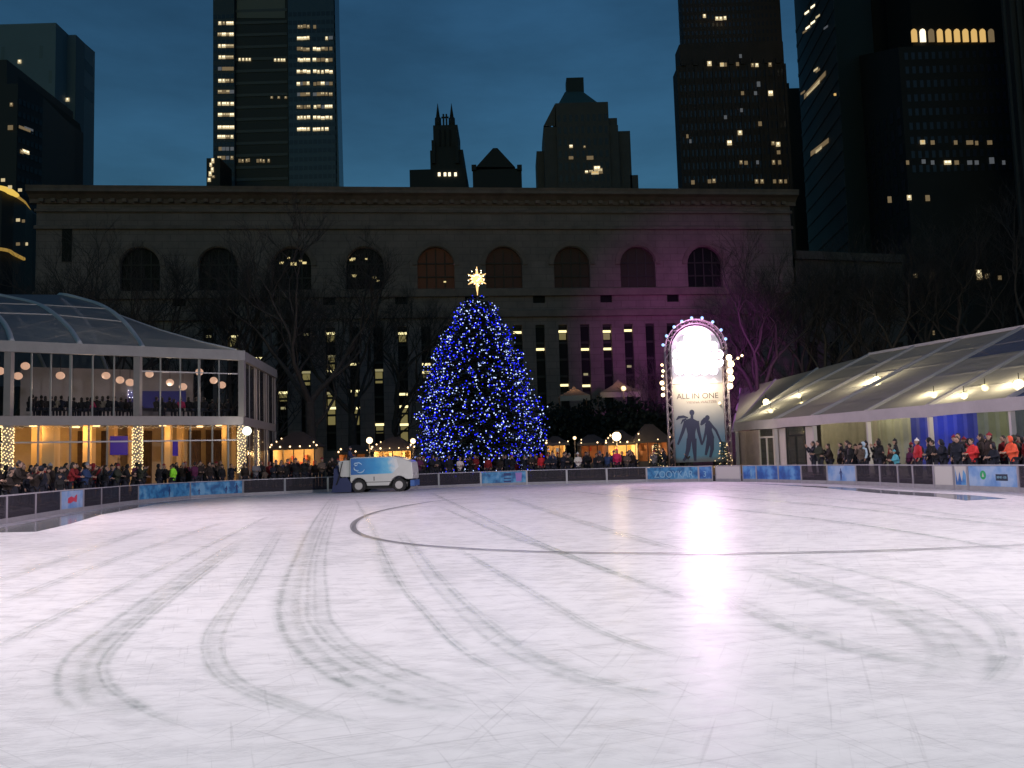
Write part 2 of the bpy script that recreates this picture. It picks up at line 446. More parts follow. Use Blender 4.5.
TR = [([(334, 496), (318, 520), (300, 560), (289, 595), (290, 625), (312, 655), (350, 680), (410, 702), (480, 714)], .55),
      ([(338, 498), (322, 540), (316, 600), (327, 632), (358, 657), (403, 677), (475, 702)], .5),
      ([(245, 538), (180, 580), (118, 625), (80, 655), (70, 690), (96, 716)], .6),
      ([(238, 546), (160, 603), (104, 650), (96, 680), (128, 708), (175, 728)], .42),
      ([(282, 528), (250, 580), (222, 620), (212, 648), (230, 680), (290, 707), (360, 727)], .35),
      ([(378, 538), (400, 580), (426, 612), (465, 650), (530, 682)], .22),
      ([(400, 530), (430, 570), (470, 612), (520, 650), (590, 680), (680, 700)], .5),
      ([(455, 548), (530, 592), (600, 632), (690, 662)], .3),
      ([(440, 506), (500, 532), (560, 552), (660, 588), (760, 620)], .45),
      ([(500, 496), (580, 522), (640, 540), (700, 556)], .6),
      ([(560, 490), (700, 506), (850, 524), (1040, 556)], .55),
      ([(620, 488), (760, 500), (900, 514), (1060, 532)], .7),
      ([(755, 566), (860, 598), (935, 625), (968, 655), (955, 682)], .9),
      ([(775, 556), (900, 582), (985, 615), (1010, 655), (985, 690)], .3),
      ([(700, 585), (780, 622), (860, 650), (950, 668)], .6),
      ([(150, 528), (60, 560), (-30, 590)], .5), ([(225, 522), (120, 558), (-20, 612)], .4), ([(270, 516), (180, 560), (70, 612), (-20, 655)], .3),
      ([(430, 493), (470, 512), (540, 545), (640, 585)], .35),
      ([(355, 500), (372, 530), (380, 560), (400, 600)], .3),
      ([(680, 487), (820, 498), (960, 516), (1060, 524)], .4)]
TR2 = []
random.seed(4)
for pts_, wd_ in TR:
    TR2.append((pts_, wd_ * .95))
    for k in range(5):
        o_ = random.uniform(-.55, .55) * wd_ * 55
        TR2.append(([(x + o_ * (y - 470) / 150, y + random.uniform(-1, 1) * (y - 470) / 150) for x, y in pts_], wd_ * random.uniform(.10, .22)))
ribbons('resurfacer_tracks', TR2, mark_mat('wet_track', (.32, .40, .37), .25, cover=.19), .004)
LINE = [(472, 498.5), (440, 501), (410, 505.5), (380, 511.5), (360, 519), (353, 527), (362, 535.5), (400, 543.5), (470, 549.5), (560, 553), (660, 554.2), (760, 554), (860, 552), (950, 549), (1040, 544.5), (1150, 534)]
ribbons('rink_line', [(LINE, .17)], mark_mat('painted_line', (.14, .14, .16), .3, soft=False, cover=.75), .022)

# wet, unfrosted margin running along the boards
vs = []; fs = []
WM = [(p, foot_y(p)) for p in range(-60, 262, 12)]
wid = lambda px: max(0.0, 1.0 - max(0, px - 150) / 110)
mbw = MB()
pr = None
for px, fy in WM:
    a = foot(px); d = (ctr - a).normalized(); k = wid(px)
    cur = (a + d * .9, a + d * (.9 + 2.1 * k))
    if pr: mbw.poly([(*pr[0][:2], .003), (*cur[0][:2], .003), (*cur[1][:2], .003), (*pr[1][:2], .003)])
    pr = cur
pr = None
for px in range(745, 1071, 12):
    k = min(1.0, (px - 745) / 130); a = foot(px); d = (ctr - a).normalized()
    cur = (a + d * 2.3, a + d * (2.35 + 1.5 * k))
    if pr: mbw.poly([(*pr[0][:2], .003), (*cur[0][:2], .003), (*cur[1][:2], .003), (*pr[1][:2], .003)])
    pr = cur
mbw.build('wet_ice_margin', mat('wet_ice', (.22, .24, .25), .12, var=.3, vscale=2), kind='structure')

# ------------------------------------------------------------------ rink barrier, section by section
M_ALU = mat('brushed_aluminium', (.40, .38, .42), .4, .5)
M_RAIL = mat('pale_rail', (.42, .40, .44), .4)
M_DGL = glass('smoked_panel', (.66, .62, .68), .66, .2, (.095, .09, .105))
M_KICK = mat('grey_kickboard', (.30, .29, .31), .5, var=.2)
BH = .97


def banner_mat(name, c1, c2, c3, scale=1.6, seed=0):
    m = bpy.data.materials.new(name); m.use_nodes = True; t = m.node_tree; b = t.nodes['Principled BSDF']; b.inputs['Roughness'].default_value = .45
    c = t.nodes.new('ShaderNodeTexCoord'); mp = t.nodes.new('ShaderNodeMapping'); mp.inputs['Location'].default_value = (seed, seed * 2, 0)
    n = t.nodes.new('ShaderNodeTexNoise'); n.inputs['Scale'].default_value = scale; n.inputs['Detail'].default_value = 4
    cr = t.nodes.new('ShaderNodeValToRGB'); e = cr.color_ramp.elements
    e[0].position = .38; e[0].color = (*c1, 1); e[1].position = .5; e[1].color = (*c2, 1); x = e.new(.62); x.color = (*c3, 1)
    t.links.new(c.outputs['Object'], mp.inputs[0]); t.links.new(mp.outputs[0], n.inputs['Vector']); t.links.new(n.outputs[0], cr.inputs[0]); t.links.new(cr.outputs[0], b.inputs['Base Color'])
    return m


M_AD1 = banner_mat('advert_blue_print', (.02, .11, .28), (.05, .26, .50), (.16, .38, .58), 2.2)
M_AD2 = banner_mat('advert_pale_blue_print', (.12, .26, .55), (.20, .35, .62), (.34, .46, .66), 1.5, 3)
M_AD3 = banner_mat('advert_deep_blue_print', (.02, .08, .30), (.04, .16, .45), (.12, .32, .6), 2.0, 5)
M_INK = mat('dark_ink', (.02, .03, .06), .5); M_WHITE = mat('white_paint', (.55, .52, .50), .45); M_RED = mat('red_ink', (.6, .04, .09), .5)
M_GREEN = mat('green_ink', (.02, .35, .12), .5); M_NAVY = mat('navy_ink', (.02, .04, .16), .5)
M_LTXT = mat('faint_white_ink', (.26, .48, .62), .5)


def barrier(a_px, b_px, style, label, group=None, extra=None):
    a, b = foot(a_px), foot(b_px); mid = (a + b) / 2; d = (b - a).normalized(); nrm = Vector((d.y, -d.x, 0))
    if nrm.dot(ctr - mid) < 0: nrm = -nrm
    r = thing('rink_barrier_section', label, 'barrier', group, mid)
    g = .02
    o = MB().bar(a + d * g - mid + Vector((0, 0, .09)), b - d * g - mid + Vector((0, 0, .09)), .05, .18).build('kickboard', M_KICK, r)
    o = MB().bar(a - mid + Vector((0, 0, BH)), b - mid + Vector((0, 0, BH)), .07, .045).build('top_rail', M_RAIL, r)
    MB().bar(a + d * .03 - mid, a + d * .03 - mid + Vector((0, 0, BH - .032)), .06).build('post', M_ALU, r)
    MB().bar(b - d * .03 - mid, b - d * .03 - mid + Vector((0, 0, BH - .032)), .06).build('post', M_ALU, r)
    m = {'dark': M_DGL, 'blue': M_AD1, 'pale': M_AD2, 'deep': M_AD3, 'white': M_WHITE}[style]
    L_ = (b - a).length
    pm = MB().bar(a + d * .065 - mid + Vector((0, 0, .18 + (BH - .215) / 2)), b - d * .065 - mid + Vector((0, 0, .18 + (BH - .215) / 2)), .02, BH - .22).build('panel' if style == 'dark' else 'advert_panel', m, r)
    if extra: extra(r, mid, d, nrm, L_)
    return r


def face_M(mid, d, nrm, u, z, off=.016):
    # readable from the ice side
    ax = d if d.cross(Vector((0, 0, 1))).dot(nrm) > 0 else -d
    return frame_matrix(mid + ax * u + Vector((0, 0, z)) + nrm * off, ax, (0, 0, 1)), ax


def ex_text(txt, size, m, u=0, z=.5):
    def f(r, mid, d, nrm, L_):
        M, ax = face_M(mid, d, nrm, u, z); lettering(txt, size, M, m, r)
    return f


def blobs(r, mid, d, nrm, lst, m, name='printed_mark'):
    """printed shapes: list of polygons in (u, z)"""
    _, ax = face_M(mid, d, nrm, 0, 0); q = MB()
    for k, pg in enumerate(lst):
        q.prism(pg, nrm * (.012 + .0015 * k), ax, (0, 0, 1), nrm, .002)
    return q.build(name, m, r)


def figure_poly(u, s, lean=0.0):
    P = [(-.05, 0), (.0, 0), (.03, .28), (.07, .0), (.12, 0), (.1, .3), (.09, .5), (.17, .36), (.2, .38), (.1, .6), (.05, .62), (.07, .68), (.05, .75), (0, .76), (-.03, .7), (-.01, .62), (-.07, .58), (-.16, .4), (-.13, .38), (-.05, .5), (-.04, .3)]
    return [(u + x * s + lean * y * s, .2 + y * s) for x, y in P]


def circ(u, z, r, n=14): return [(u + r * cos(2 * pi * k / n), z + r * sin(2 * pi * k / n)) for k in range(n)]


def ex_redmark(r, mid, d, nrm, L_):
    blobs(r, mid, d, nrm, [[(-.45, .42), (-.15, .40), (.1, .48), (.45, .42), (.5, .78), (.3, .70), (.2, .62), (-.1, .70), (-.42, .62)]], M_RED)


def ex_skaters_a(r, mid, d, nrm, L_): blobs(r, mid, d, nrm, [figure_poly(.35, .75, .1)], M_NAVY)


def ex_skaters_b(r, mid, d, nrm, L_): blobs(r, mid, d, nrm, [figure_poly(1.3, .8), figure_poly(.55, .6, .15), figure_poly(-1.2, .5)], M_NAVY)


def ex_skater_c(r, mid, d, nrm, L_): blobs(r, mid, d, nrm, [figure_poly(-.05, .8)], M_NAVY)


def ex_stripes(r, mid, d, nrm, L_):
    blobs(r, mid, d, nrm, [[(.0, .22), (.5, .22), (.5, .32), (0, .32)], [(0, .44), (.5, .44), (.5, .52), (0, .52)], [(0, .66), (.5, .66), (.5, .84), (0, .84)]], M_NAVY)
    blobs(r, mid, d, nrm, [[(.85, .25), (1.2, .25), (1.25, .85), (.8, .85)]], mat('lilac_ink', (.35, .2, .5), .5))


def ex_zig(r, mid, d, nrm, L_):
    h = L_ / 2 - .1
    blobs(r, mid, d, nrm, [[(-h, .2), (h, .2), (h, .62), (h * .55, .8), (h * .2, .3), (-h * .2, .72), (-h * .6, .3), (-h, .85)]], M_AD3)


def ex_sponsor(r, mid, d, nrm, L_):
    blobs(r, mid, d, nrm, [circ(-.5, .6, .17)], M_GREEN)
    blobs(r, mid, d, nrm, [[(-.56, .53), (-.44, .53), (-.5, .7)]], M_WHITE, 'emblem_tree').location += nrm * .004
    blobs(r, mid, d, nrm, [[(.2, .40), (.84, .40), (.84, .64), (.2, .64)]], M_INK, 'name_plate')
    M, ax = face_M(mid, d, nrm, .52, .52, .02); lettering('RINK·100', .13, M, M_LTXT, r)


GL = 'dark clear barrier panels on the left curve of the rink'
GS = 'dark clear barrier panels across the far end of the rink'
GR = 'clear barrier panels in front of the long tent'
lab_l = 'dark clear rink barrier panel on the left curve, crowd pressed behind it'
lab_s = 'dark clear rink barrier panel at the far end, framed in pale metal'
lab_r = 'clear rink barrier panel with metal posts in front of the long tent crowd'
SEC = [(-58, -26, 'dark', lab_l, GL), (-26, 6, 'dark', lab_l, GL), (6, 35, 'dark', lab_l, GL), (35, 60, 'dark', lab_l, GL),
       (60, 83, 'pale', 'light blue advert barrier panel with a red mark on the left curve', None, ex_redmark),
       (83, 101, 'dark', lab_l, GL), (101, 119, 'dark', lab_l, GL), (119, 138, 'dark', lab_l, GL),
       (138, 190, 'blue', 'blue mottled advert barrier panel just left of the lime jacket', None, ex_skaters_a),
       (190, 243, 'blue', 'blue advert barrier panel with small dark figures, right of the lime jacket', None, ex_skaters_b),
       (243, 285, 'dark', 'dark clear barrier panel beside the blue advert below the pavilion corner', None),
       (285, 328, 'dark', lab_s, GS), (328, 372, 'dark', 'dark barrier panel hidden behind the ice resurfacer', None), (372, 417, 'dark', 'barrier panel behind the nose of the ice resurfacer', None),
       (417, 439, 'dark', lab_s, GS), (439, 481, 'dark', lab_s, GS),
       (481, 527, 'blue', 'sky blue advert barrier panel with dark stripes under the big tree', None, ex_stripes),
       (527, 567, 'dark', lab_s, GS), (567, 607, 'dark', lab_s, GS), (607, 647, 'dark', lab_s, GS),
       (647, 699, 'blue', 'blue advert barrier panel with pale block letters at the tower foot', None, ex_text('ZOOYKAR', .62, M_LTXT, .1, .46)),
       (699, 713, 'deep', 'short dark blue barrier panel with a pale figure 3 beside the white gate', None, ex_text('3', .5, M_LTXT, -.05, .46)),
       (716, 741, 'white', 'plain white gate panel in the rink barrier right of the tower', None),
       (743, 757, 'deep', 'narrow deep blue barrier panel with a pale stripe right of the white gate', None, ex_text('I', .6, M_LTXT, .15, .5)),
       (757, 779, 'deep', 'deep blue barrier panel in front of the tent door, second from white gate', None),
       (779, 802, 'deep', 'deep blue barrier panel where the tent crowd begins', None),
       (802, 828, 'dark', lab_r, GR),
       (828, 857, 'pale', 'pale blue advert barrier panel with one dark skater figure', None, ex_skater_c),
       (857, 881, 'dark', lab_r, GR), (881, 899, 'dark', lab_r, GR), (899, 914, 'dark', lab_r, GR), (914, 935, 'dark', lab_r, GR),
       (935, 955, 'white', 'plain white barrier panel in front of the red coat', None),
       (955, 969, 'white', 'white barrier panel with blue zigzag peaks', None, ex_zig),
       (969, 1020, 'pale', 'large light blue advert barrier panel with green emblem and dark name plate', None, ex_sponsor),
       (1020, 1066, 'dark', 'dark clear barrier panel at the right edge, beyond the green emblem advert', None)]
ORD = ['first', 'second', 'third', 'fourth', 'fifth', 'sixth', 'seventh', 'eighth', 'ninth', 'tenth', 'eleventh', 'twelfth', 'thirteenth', 'fourteenth', 'fifteenth', 'sixteenth', 'seventeenth', 'eighteenth', 'nineteenth', 'twentieth']


def nth(k): return ORD[k] if k < 20 else '%d%s' % (k + 1, {1: 'st', 2: 'nd', 3: 'rd'}.get((k + 1) % 10, 'th'))


cnt_ = {}
for s_ in SEC:
    s_ = list(s_)
    if s_[4]:
        k = cnt_[s_[4]] = cnt_.get(s_[4], -1) + 1
        s_[3] = {GL: '%s dark clear barrier panel from the left along the curved left boards', GS: '%s dark clear barrier panel from the left along the far boards', GR: '%s clear barrier panel from the left before the marquee crowd'}[s_[4]] % nth(k)
    barrier(*s_)

# ------------------------------------------------------------------ ice resurfacer
S = .00652
Zo = G(334 + (170) * 0 + 4.2, 493.3); Ze = G(414.5, 491.2)
zr = thing('ice_resurfacer', 'white ice resurfacer with a blue side panel driving at the far boards', 'ice resurfacer')
M_ZW = mat('resurfacer_white', (.58, .58, .54), .35, var=.06, vscale=2); M_RUB = mat('rubber', (.02, .02, .02), .8); M_HUB = mat('hub_metal', (.45, .43, .42), .4, .3)
M_DBL = mat('dark_blue_plastic', (.02, .03, .10), .5)


def zm():
    H = 2.16
    body = MB()
    pr_ = [(.74, .98), (.80, .98), (.84, .55), (.9, .52)]

    def arch(cx, r, n=9, z0=.40):  # over the wheel from left to right
        return [(cx - r * cos(pi * k / n), z0 + r * sin(pi * k / n)) for k in range(n + 1)]
    prof = [(.74, .74)] + arch(1.27, .5)[1:] + [(1.95, .39), (3.1, .39)] + arch(3.75, .55)[1:-2] + [(4.36, .74), (4.62, .76), (4.6, 1.35), (4.54, 1.78), (4.3, 1.9), (3.7, 2.1), (3.4, 2.15), (1.0, 2.15), (.74, 2.1)]
    body.prism(prof, (0, 0, 0), (1, 0, 0), (0, 0, 1), (0, 1, 0), 2.0)
    b = body.build('body', M_ZW, zr)
    bv = b.modifiers.new('bevel', 'BEVEL'); bv.width = .05; bv.segments = 2
    MB().prism([(0, 1.85), (.08, 1.05), (.2, .97), (.74, .97), (.74, 1.98), (.1, 1.95)], (0, .15, 0), (1, 0, 0), (0, 0, 1), (0, 1, 0), 1.7).build('snow_tank', M_ZW, zr)
    MB().prism([(-.42, .05), (.8, .05), (.82, .55), (.55, .94), (.1, .9), (-.1, 1.5), (-.25, 1.5), (-.3, .6)], (0, .0, 0), (1, 0, 0), (0, 0, 1), (0, 1, 0), 2.0).build('conditioner', M_DBL, zr)
    MB().box((2.6, 1.0, .32), (2.6, 1.5, .22)).build('chassis', M_RUB, zr)
    MB().box((4.55, 1, .5), (.25, 1.8, .36)).build('bumper', mat('blue_bumper', (.04, .12, .35), .5), zr)
    for cx in (1.27, 3.75):
        for y in (.16, 1.84):
            wbm = MB(); pts = [(cx, y - .15, .41), (cx, y + .15, .41)]; wbm.tube(pts, .41, 20)
            t_ = wbm.build('wheel', M_RUB, zr)
            MB().tube([(cx, y - .165, .41), (cx, y - .149, .41)], .24, 16).build('hub', M_HUB, t_)
            MB().tube([(cx, y + .165, .41), (cx, y + .149, .41)], .24, 16).build('hub', M_HUB, t_)
    # blue graphic fading into the white body
    m = bpy.data.materials.new('blue_side_graphic'); m.use_nodes = True; t = m.node_tree; bs = t.nodes['Principled BSDF']; bs.inputs['Roughness'].default_value = .35
    c = t.nodes.new('ShaderNodeTexCoord'); sp = t.nodes.new('ShaderNodeSeparateXYZ'); cr = t.nodes.new('ShaderNodeValToRGB'); e = cr.color_ramp.elements
    nz_ = t.nodes.new('ShaderNodeTexNoise'); nz_.inputs['Scale'].default_value = 3; nz_.inputs['Detail'].default_value = 5
    mad = t.nodes.new('ShaderNodeMath'); mad.operation = 'MULTIPLY_ADD'; mad.inputs[1].default_value = .9
    e[0].position = .1; e[0].color = (.015, .10, .38, 1); e[1].position = .97; e[1].color = (.7, .72, .7, 1); x = e.new(.6); x.color = (.02, .30, .62, 1); x = e.new(.85); x.color = (.15, .5, .72, 1)
    mrr = t.nodes.new('ShaderNodeMapRange'); mrr.inputs[1].default_value = .8; mrr.inputs[2].default_value = 4.05
    t.links.new(c.outputs['Object'], sp.inputs[0]); t.links.new(c.outputs['Object'], nz_.inputs['Vector']); t.links.new(nz_.outputs[0], mad.inputs[0]); t.links.new(sp.outputs[0], mad.inputs[2])
    t.links.new(mad.outputs[0], mrr.inputs[0]); t.links.new(mrr.outputs[0], cr.inputs[0]); t.links.new(cr.outputs[0], bs.inputs['Base Color'])
    MB().prism([(.8, 1.08), (3.35, 1.12), (3.75, 1.5), (3.62, 1.98), (3.3, 2.08), (.8, 2.08)], (0, -.012, 0), (1, 0, 0), (0, 0, 1), (0, 1, 0), .01).build('side_graphic', m, zr)
    sw = MB()
    for k, (cx, cz, r0, a0, a1) in enumerate([(1.25, 1.62, .24, .3, 2.8), (1.2, 1.5, .2, 2.6, 5.2), (1.38, 1.42, .26, 3.6, 6.2), (1.12, 1.72, .1, 0, 6.2)]):
        pts = [(cx + r0 * cos(a0 + (a1 - a0) * i / 10), -.02 - .003 * k, cz + r0 * .8 * sin(a0 + (a1 - a0) * i / 10)) for i in range(11)]
        sw.tube(pts, [.01 + .03 * sin(pi * i / 10) for i in range(11)], 5)
    sw.build('swirl_emblem', mat('pale_graphic', (.5, .7, .85), .5), zr)
    MB().prism([(2.2, .7), (2.25, .7), (2.25, .95), (2.2, .95)], (0, -.006, 0), (1, 0, 0), (0, 0, 1), (0, 1, 0), .004).build('door_latch', M_RUB, zr)
    for y in (.35, 1.65): MB().box((4.63, y, 1.05), (.05, .22, .14)).build('headlight', M_HUB, zr)
    MB().tube([(.3, -.03, 1.9), (.2, -.06, 1.5), (.1, -.05, 1.0), (-.1, -.03, .5)], .035, 6).build('hose', M_RUB, zr)
    MB().bar((.9, -.01, .62), (3.3, -.01, .62), .02, .03).build('side_seam', M_RUB, zr)
    MB().tube([(.75, .25, 2.1), (.75, .25, 2.55), (.75, 1.75, 2.55), (.75, 1.75, 2.1)], .025, 6).build('grab_rail', M_RUB, zr) if False else None
    # driver's seat and wheel behind the tank
    MB().box((.6, 1, 2.0), (.4, .5, .1)).box((.42, 1, 2.1), (.08, .5, .2)).build('seat', M_RUB, zr)


zm()
dv = (Ze - Zo); zr.location = Zo + Vector((0, 0, .0)); zr.rotation_euler = (0, 0, math.atan2(dv.y, dv.x)); zr.scale = (1, 1, 1)
print('zamboni len', dv.length, Zo, Ze)
zr.scale = (dv.length / 4.62 * .985,) * 3

# ------------------------------------------------------------------ the library
LA, LB = W(35, 300, 115), W(795, 300, 127)
LA.z = LB.z = 0
LU = (LB - LA); LLEN = LU.length; LU.normalize(); LN = Vector((LU.y, -LU.x, 0))  # towards the rink


def lu(px, py):
    p = onplane(px, py, LA, LB); return (p - LA).dot(LU), p.z


def lp(u, z, off=0): return LA + LU * u + LN * off + Vector((0, 0, z))


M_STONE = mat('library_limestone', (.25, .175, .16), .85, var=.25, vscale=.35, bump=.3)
M_STONE2 = mat('library_trim_stone', (.22, .15, .13), .85, var=.3, vscale=.5)
for m_, c_ in ((M_STONE, (.27, .225, .205)),):
    t = m_.node_tree; b = t.nodes['Principled BSDF']; src = b.inputs['Base Color'].links[0].from_socket
    c = t.nodes.new('ShaderNodeTexCoord'); sx = t.nodes.new('ShaderNodeSeparateXYZ'); cx = t.nodes.new('ShaderNodeCombineXYZ'); br = t.nodes.new('ShaderNodeTexBrick')
    t.links.new(c.outputs['Object'], sx.inputs[0]); t.links.new(sx.outputs[0], cx.inputs[0]); t.links.new(sx.outputs[2], cx.inputs[1]); t.links.new(cx.outputs[0], br.inputs['Vector'])
    br.inputs['Scale'].default_value = 1; br.inputs['Brick Width'].default_value = 2.1; br.inputs['Row Height'].default_value = .95; br.inputs['Mortar Size'].default_value = .05
    br.inputs['Color1'].default_value = (1, 1, 1, 1); br.inputs['Color2'].default_value = (.90, .90, .90, 1); br.inputs['Mortar'].default_value = (.74, .72, .70, 1)
    x = t.nodes.new('ShaderNodeMix'); x.data_type = 'RGBA'; x.blend_type = 'MULTIPLY'; x.inputs[0].default_value = 1
    t.links.new(src, x.inputs[6]); t.links.new(br.outputs[0], x.inputs[7]); t.links.new(x.outputs[2], b.inputs['Base Color'])
M_ROOF = mat('dark_roof', (.03, .03, .035), .9)
M_DWIN = mat('dark_window', (.010, .009, .010), .5, spec=.15)
lib = thing('library_building', 'long pale stone library with arched upper windows and narrow lit slits', 'building')


def lib_z(py, px=440): return lu(px, py)[1]


zc_top, zc_bot, z_fr, z_at, z_ab = lib_z(191), lib_z(205), lib_z(226), lib_z(247), lib_z(289)
zb1, zb0, zs1, zs0 = lib_z(311), lib_z(318), lib_z(326), lib_z(448)
ARCH = [lu(p, 270)[0] for p in (140, 218, 292, 365, 436, 504, 572, 638, 705)]
AW = lu(455, 270)[0] - lu(418, 270)[0]
SLP = [208, 233, 258, 282.6, 306, 331, 355, 379, 403.5, 427, 450, 474, 497, 519.5, 542, 565, 587, 609.5, 631, 652.5, 674, 695, 716]
SLIT = [lu(p, 390)[0] for p in SLP]
SW = lu(570.5, 380)[0] - lu(561.5, 380)[0]


def wall_holes(holes, u0, u1, z0, z1, parent, name, m, depth=.7):
    """wall face with arched / square holes (uc, w, zb, zt, arched), and their reveals"""
    q = MB(); cu = u0
    for uc, w_, zb, zt, ar in sorted(holes):
        a, b = uc - w_ / 2, uc + w_ / 2
        q.poly([lp(cu, z0), lp(a, z0), lp(a, z1), lp(cu, z1)])
        q.poly([lp(a, z0), lp(b, z0), lp(b, zb), lp(a, zb)])
        if ar:
            r = w_ / 2; zsn = zt - r; nn = 12
            P = [(uc - r * cos(pi * k / nn), zsn + r * sin(pi * k / nn)) for k in range(nn + 1)]
        else: P = [(a, zt), (b, zt)]
        for (x0, y0), (x1, y1) in zip(P, P[1:]): q.poly([lp(x0, y0), lp(x1, y1), lp(x1, z1), lp(x0, z1)])
        loop = [(a, zb)] + P + [(b, zb)]
        for (x0, y0), (x1, y1) in zip(loop, loop[1:] + loop[:1]): q.poly([lp(x0, y0), lp(x1, y1), lp(x1, y1, -depth), lp(x0, y0, -depth)])
        cu = b
    q.poly([lp(cu, z0), lp(u1, z0), lp(u1, z1), lp(cu, z1)])
    return q.build(name, m, parent)


zsm1, zsm0 = lib_z(292), lib_z(301)
holes = [(u, AW, z_ab, z_at, True) for u in ARCH]
wall_holes(holes, 0, LLEN, z_ab - .6, zc_bot, lib, 'upper_wall', M_STONE, 1.0)
SMALL = [(ARCH[i] + ARCH[i + 1]) / 2 for i in range(len(ARCH) - 1)] + [lu(67, 240)[0]]
zmid1 = z_ab - .6
wall_holes([(u, 1.7, zsm0 - .4, zsm1 - .6, False) for u in SMALL[:-1]], 0, LLEN, zb1, zmid1, lib, 'middle_wall', M_STONE, .6)
wall_holes([(u, SW, zs0, zs1, False) for u in SLIT], 0, LLEN, GZ, zb0, lib, 'lower_wall', M_STONE, .7)
# body behind and roof
q = MB()
back = -26
for (z0, z1) in ((GZ, zc_top),):
    q.poly([lp(0, z0), lp(0, z0, back), lp(0, z1, back), lp(0, z1)]); q.poly([lp(LLEN, z0, back), lp(LLEN, z0), lp(LLEN, z1), lp(LLEN, z1, back)])
    q.poly([lp(0, z0, back), lp(LLEN, z0, back), lp(LLEN, z1, back), lp(0, z1, back)])
q.poly([lp(0, zc_bot + 1), lp(LLEN, zc_bot + 1), lp(LLEN, zc_bot + 1, back), lp(0, zc_bot + 1, back)])
q.build('rear_wall', M_STONE, lib)
# cornice and string courses (profiles run along the wall, standing proud of it)
for nm, z0, z1, pr_ in (('cornice', zc_bot, zc_top, 1.6), ('frieze_band', z_fr - .5, z_fr, .35), ('frieze_band', lib_z(213), lib_z(210), .3),
                        ('sill_course', z_ab - 1.1, z_ab - .02, .45), ('string_course', zb0, zb1, .5), ('base_plinth', GZ, zs0 - 1.5, .5)):
    c0 = MB()
    if nm == 'cornice':
        pf = [(-.5, z0), (.25, z0), (.35, z0 + .25 * (z1 - z0)), (1.0, z0 + .5 * (z1 - z0)), (pr_, z0 + .62 * (z1 - z0)), (pr_, z0 + .8 * (z1 - z0)), (pr_ + .15, z1), (-.5, z1)]
    else: pf = [(.003, z0), (pr_, z0), (pr_, z1 - .1), (pr_ - .12, z1), (.003, z1)]
    c0.prism(pf, lp(-.8 if nm == 'cornice' else -.2, 0), LN, (0, 0, 1), LU, LLEN + (1.6 if nm == 'cornice' else .4)); c0.build(nm, M_STONE2 if nm != 'base_plinth' else M_STONE, lib)
# dentils under the cornice are one pattern mesh
q = MB(); u = .5
while u < LLEN:
    q.prism([(.26, zc_bot + .1), (.75, zc_bot + .1), (.75, zc_bot + .55), (.3, zc_bot + .55)], lp(u, 0), LN, (0, 0, 1), LU, .6); u += 1.5
q.build('dentil_band', M_STONE2, lib)
# copper-dark roof and attic blocks
ah = lu(345, 186)[1]
q = MB()
q.prism([(-1.5, zc_top + .002), (-1.5, zc_top + .7), (-12, zc_top + 2.6), (-24, zc_top + .8), (-24, zc_top + .002)], lp(1, 0), LN, (0, 0, 1), LU, LLEN - 2)
q.build('roof', M_ROOF, lib)
u0, u1 = lu(142, 180)[0], lu(345, 180)[0]; zt = lu(240, 176)[1]
MB().prism([(-8, zc_top + 1), (-8, zt + .6), (-20, zt + .6), (-20, zc_top + 1)], lp(u0, 0), LN, (0, 0, 1), LU, u1 - u0).build('attic', M_ROOF, lib)
# arched windows with mullions; lit ones have lamps glowing inside
M_AWARM = glow('arch_glow_dim', (.55, .16, .05), .030); M_ABLACK = M_DWIN
M_MULL = mat('bronze_mullion', (.03, .025, .02), .6)
litset = {2: .0, 3: .0, 4: .012, 5: .006, 6: .004, 7: .004}
for i, u in enumerate(ARCH):
    r = AW / 2; nn = 12
    P = [(u - r, z_ab)] + [(u - r * cos(pi * k / nn), z_at - r + r * sin(pi * k / nn)) for k in range(nn + 1)] + [(u + r, z_ab)]
    e = litset.get(i, 0)
    m = mat('arched_pane_%d' % i, (.01, .008, .008), .6, emit=(1, .30, .10), estr=e) if e else M_DWIN
    wn = MB().poly([lp(a, b, -.7) for a, b in P]).build('arched_window', m, lib)
    q = MB()
    for k in (-1, 0, 1): q.bar(lp(u + k * r * .5, z_ab, -.62), lp(u + k * r * .5, z_at - (.15 if k == 0 else .6), -.62), .16, .12)
    for zz in (.3, .62): q.bar(lp(u - r + .05, z_ab + (z_at - z_ab) * zz, -.6), lp(u + r - .05, z_ab + (z_at - z_ab) * zz, -.6), .12, .18)
    q.build('mullions', M_MULL, wn)
    q = MB()
    for k in range(nn):   # archivolt standing proud of the wall
        a0, a1 = pi * k / nn, pi * (k + 1) / nn
        pts = [(u - (r + d_) * cos(t_), z_at - r + (r + d_) * sin(t_)) for t_, d_ in ((a0, .12), (a1, .12), (a1, .75), (a0, .75))]
        q.prism(pts, lp(0, 0, .004), LU, (0, 0, 1), LN, .22)
    q.build('archivolt', M_STONE2, wn)
M_YEL = glow('library_lamp_yellow', (1, .86, .42), 1.6); M_YEL2 = glow('library_wall_glow', (.75, .62, .22), .22); M_YELD = glow('library_lamp_dim', (.8, .7, .35), .35)
q = MB()
for px, py, s in [(281, 262, .5), (293, 263, .7), (300, 260, .35), (304, 262, .5), (288, 257, .3), (353, 258, .5), (354, 275, .6), (374, 277, .5), (378, 280, .35), (351, 259, .4), (366, 258, .3), (445, 281, .3)]:
    u, z = lu(px, py); p = lp(u, z, -.55); q.box(p, (s * 1.1, .1, s * .6), math.atan2(LU.y, LU.x))
q.build('hall_lamps', glow('hall_lamp', (1, .8, .35), .9), lib)
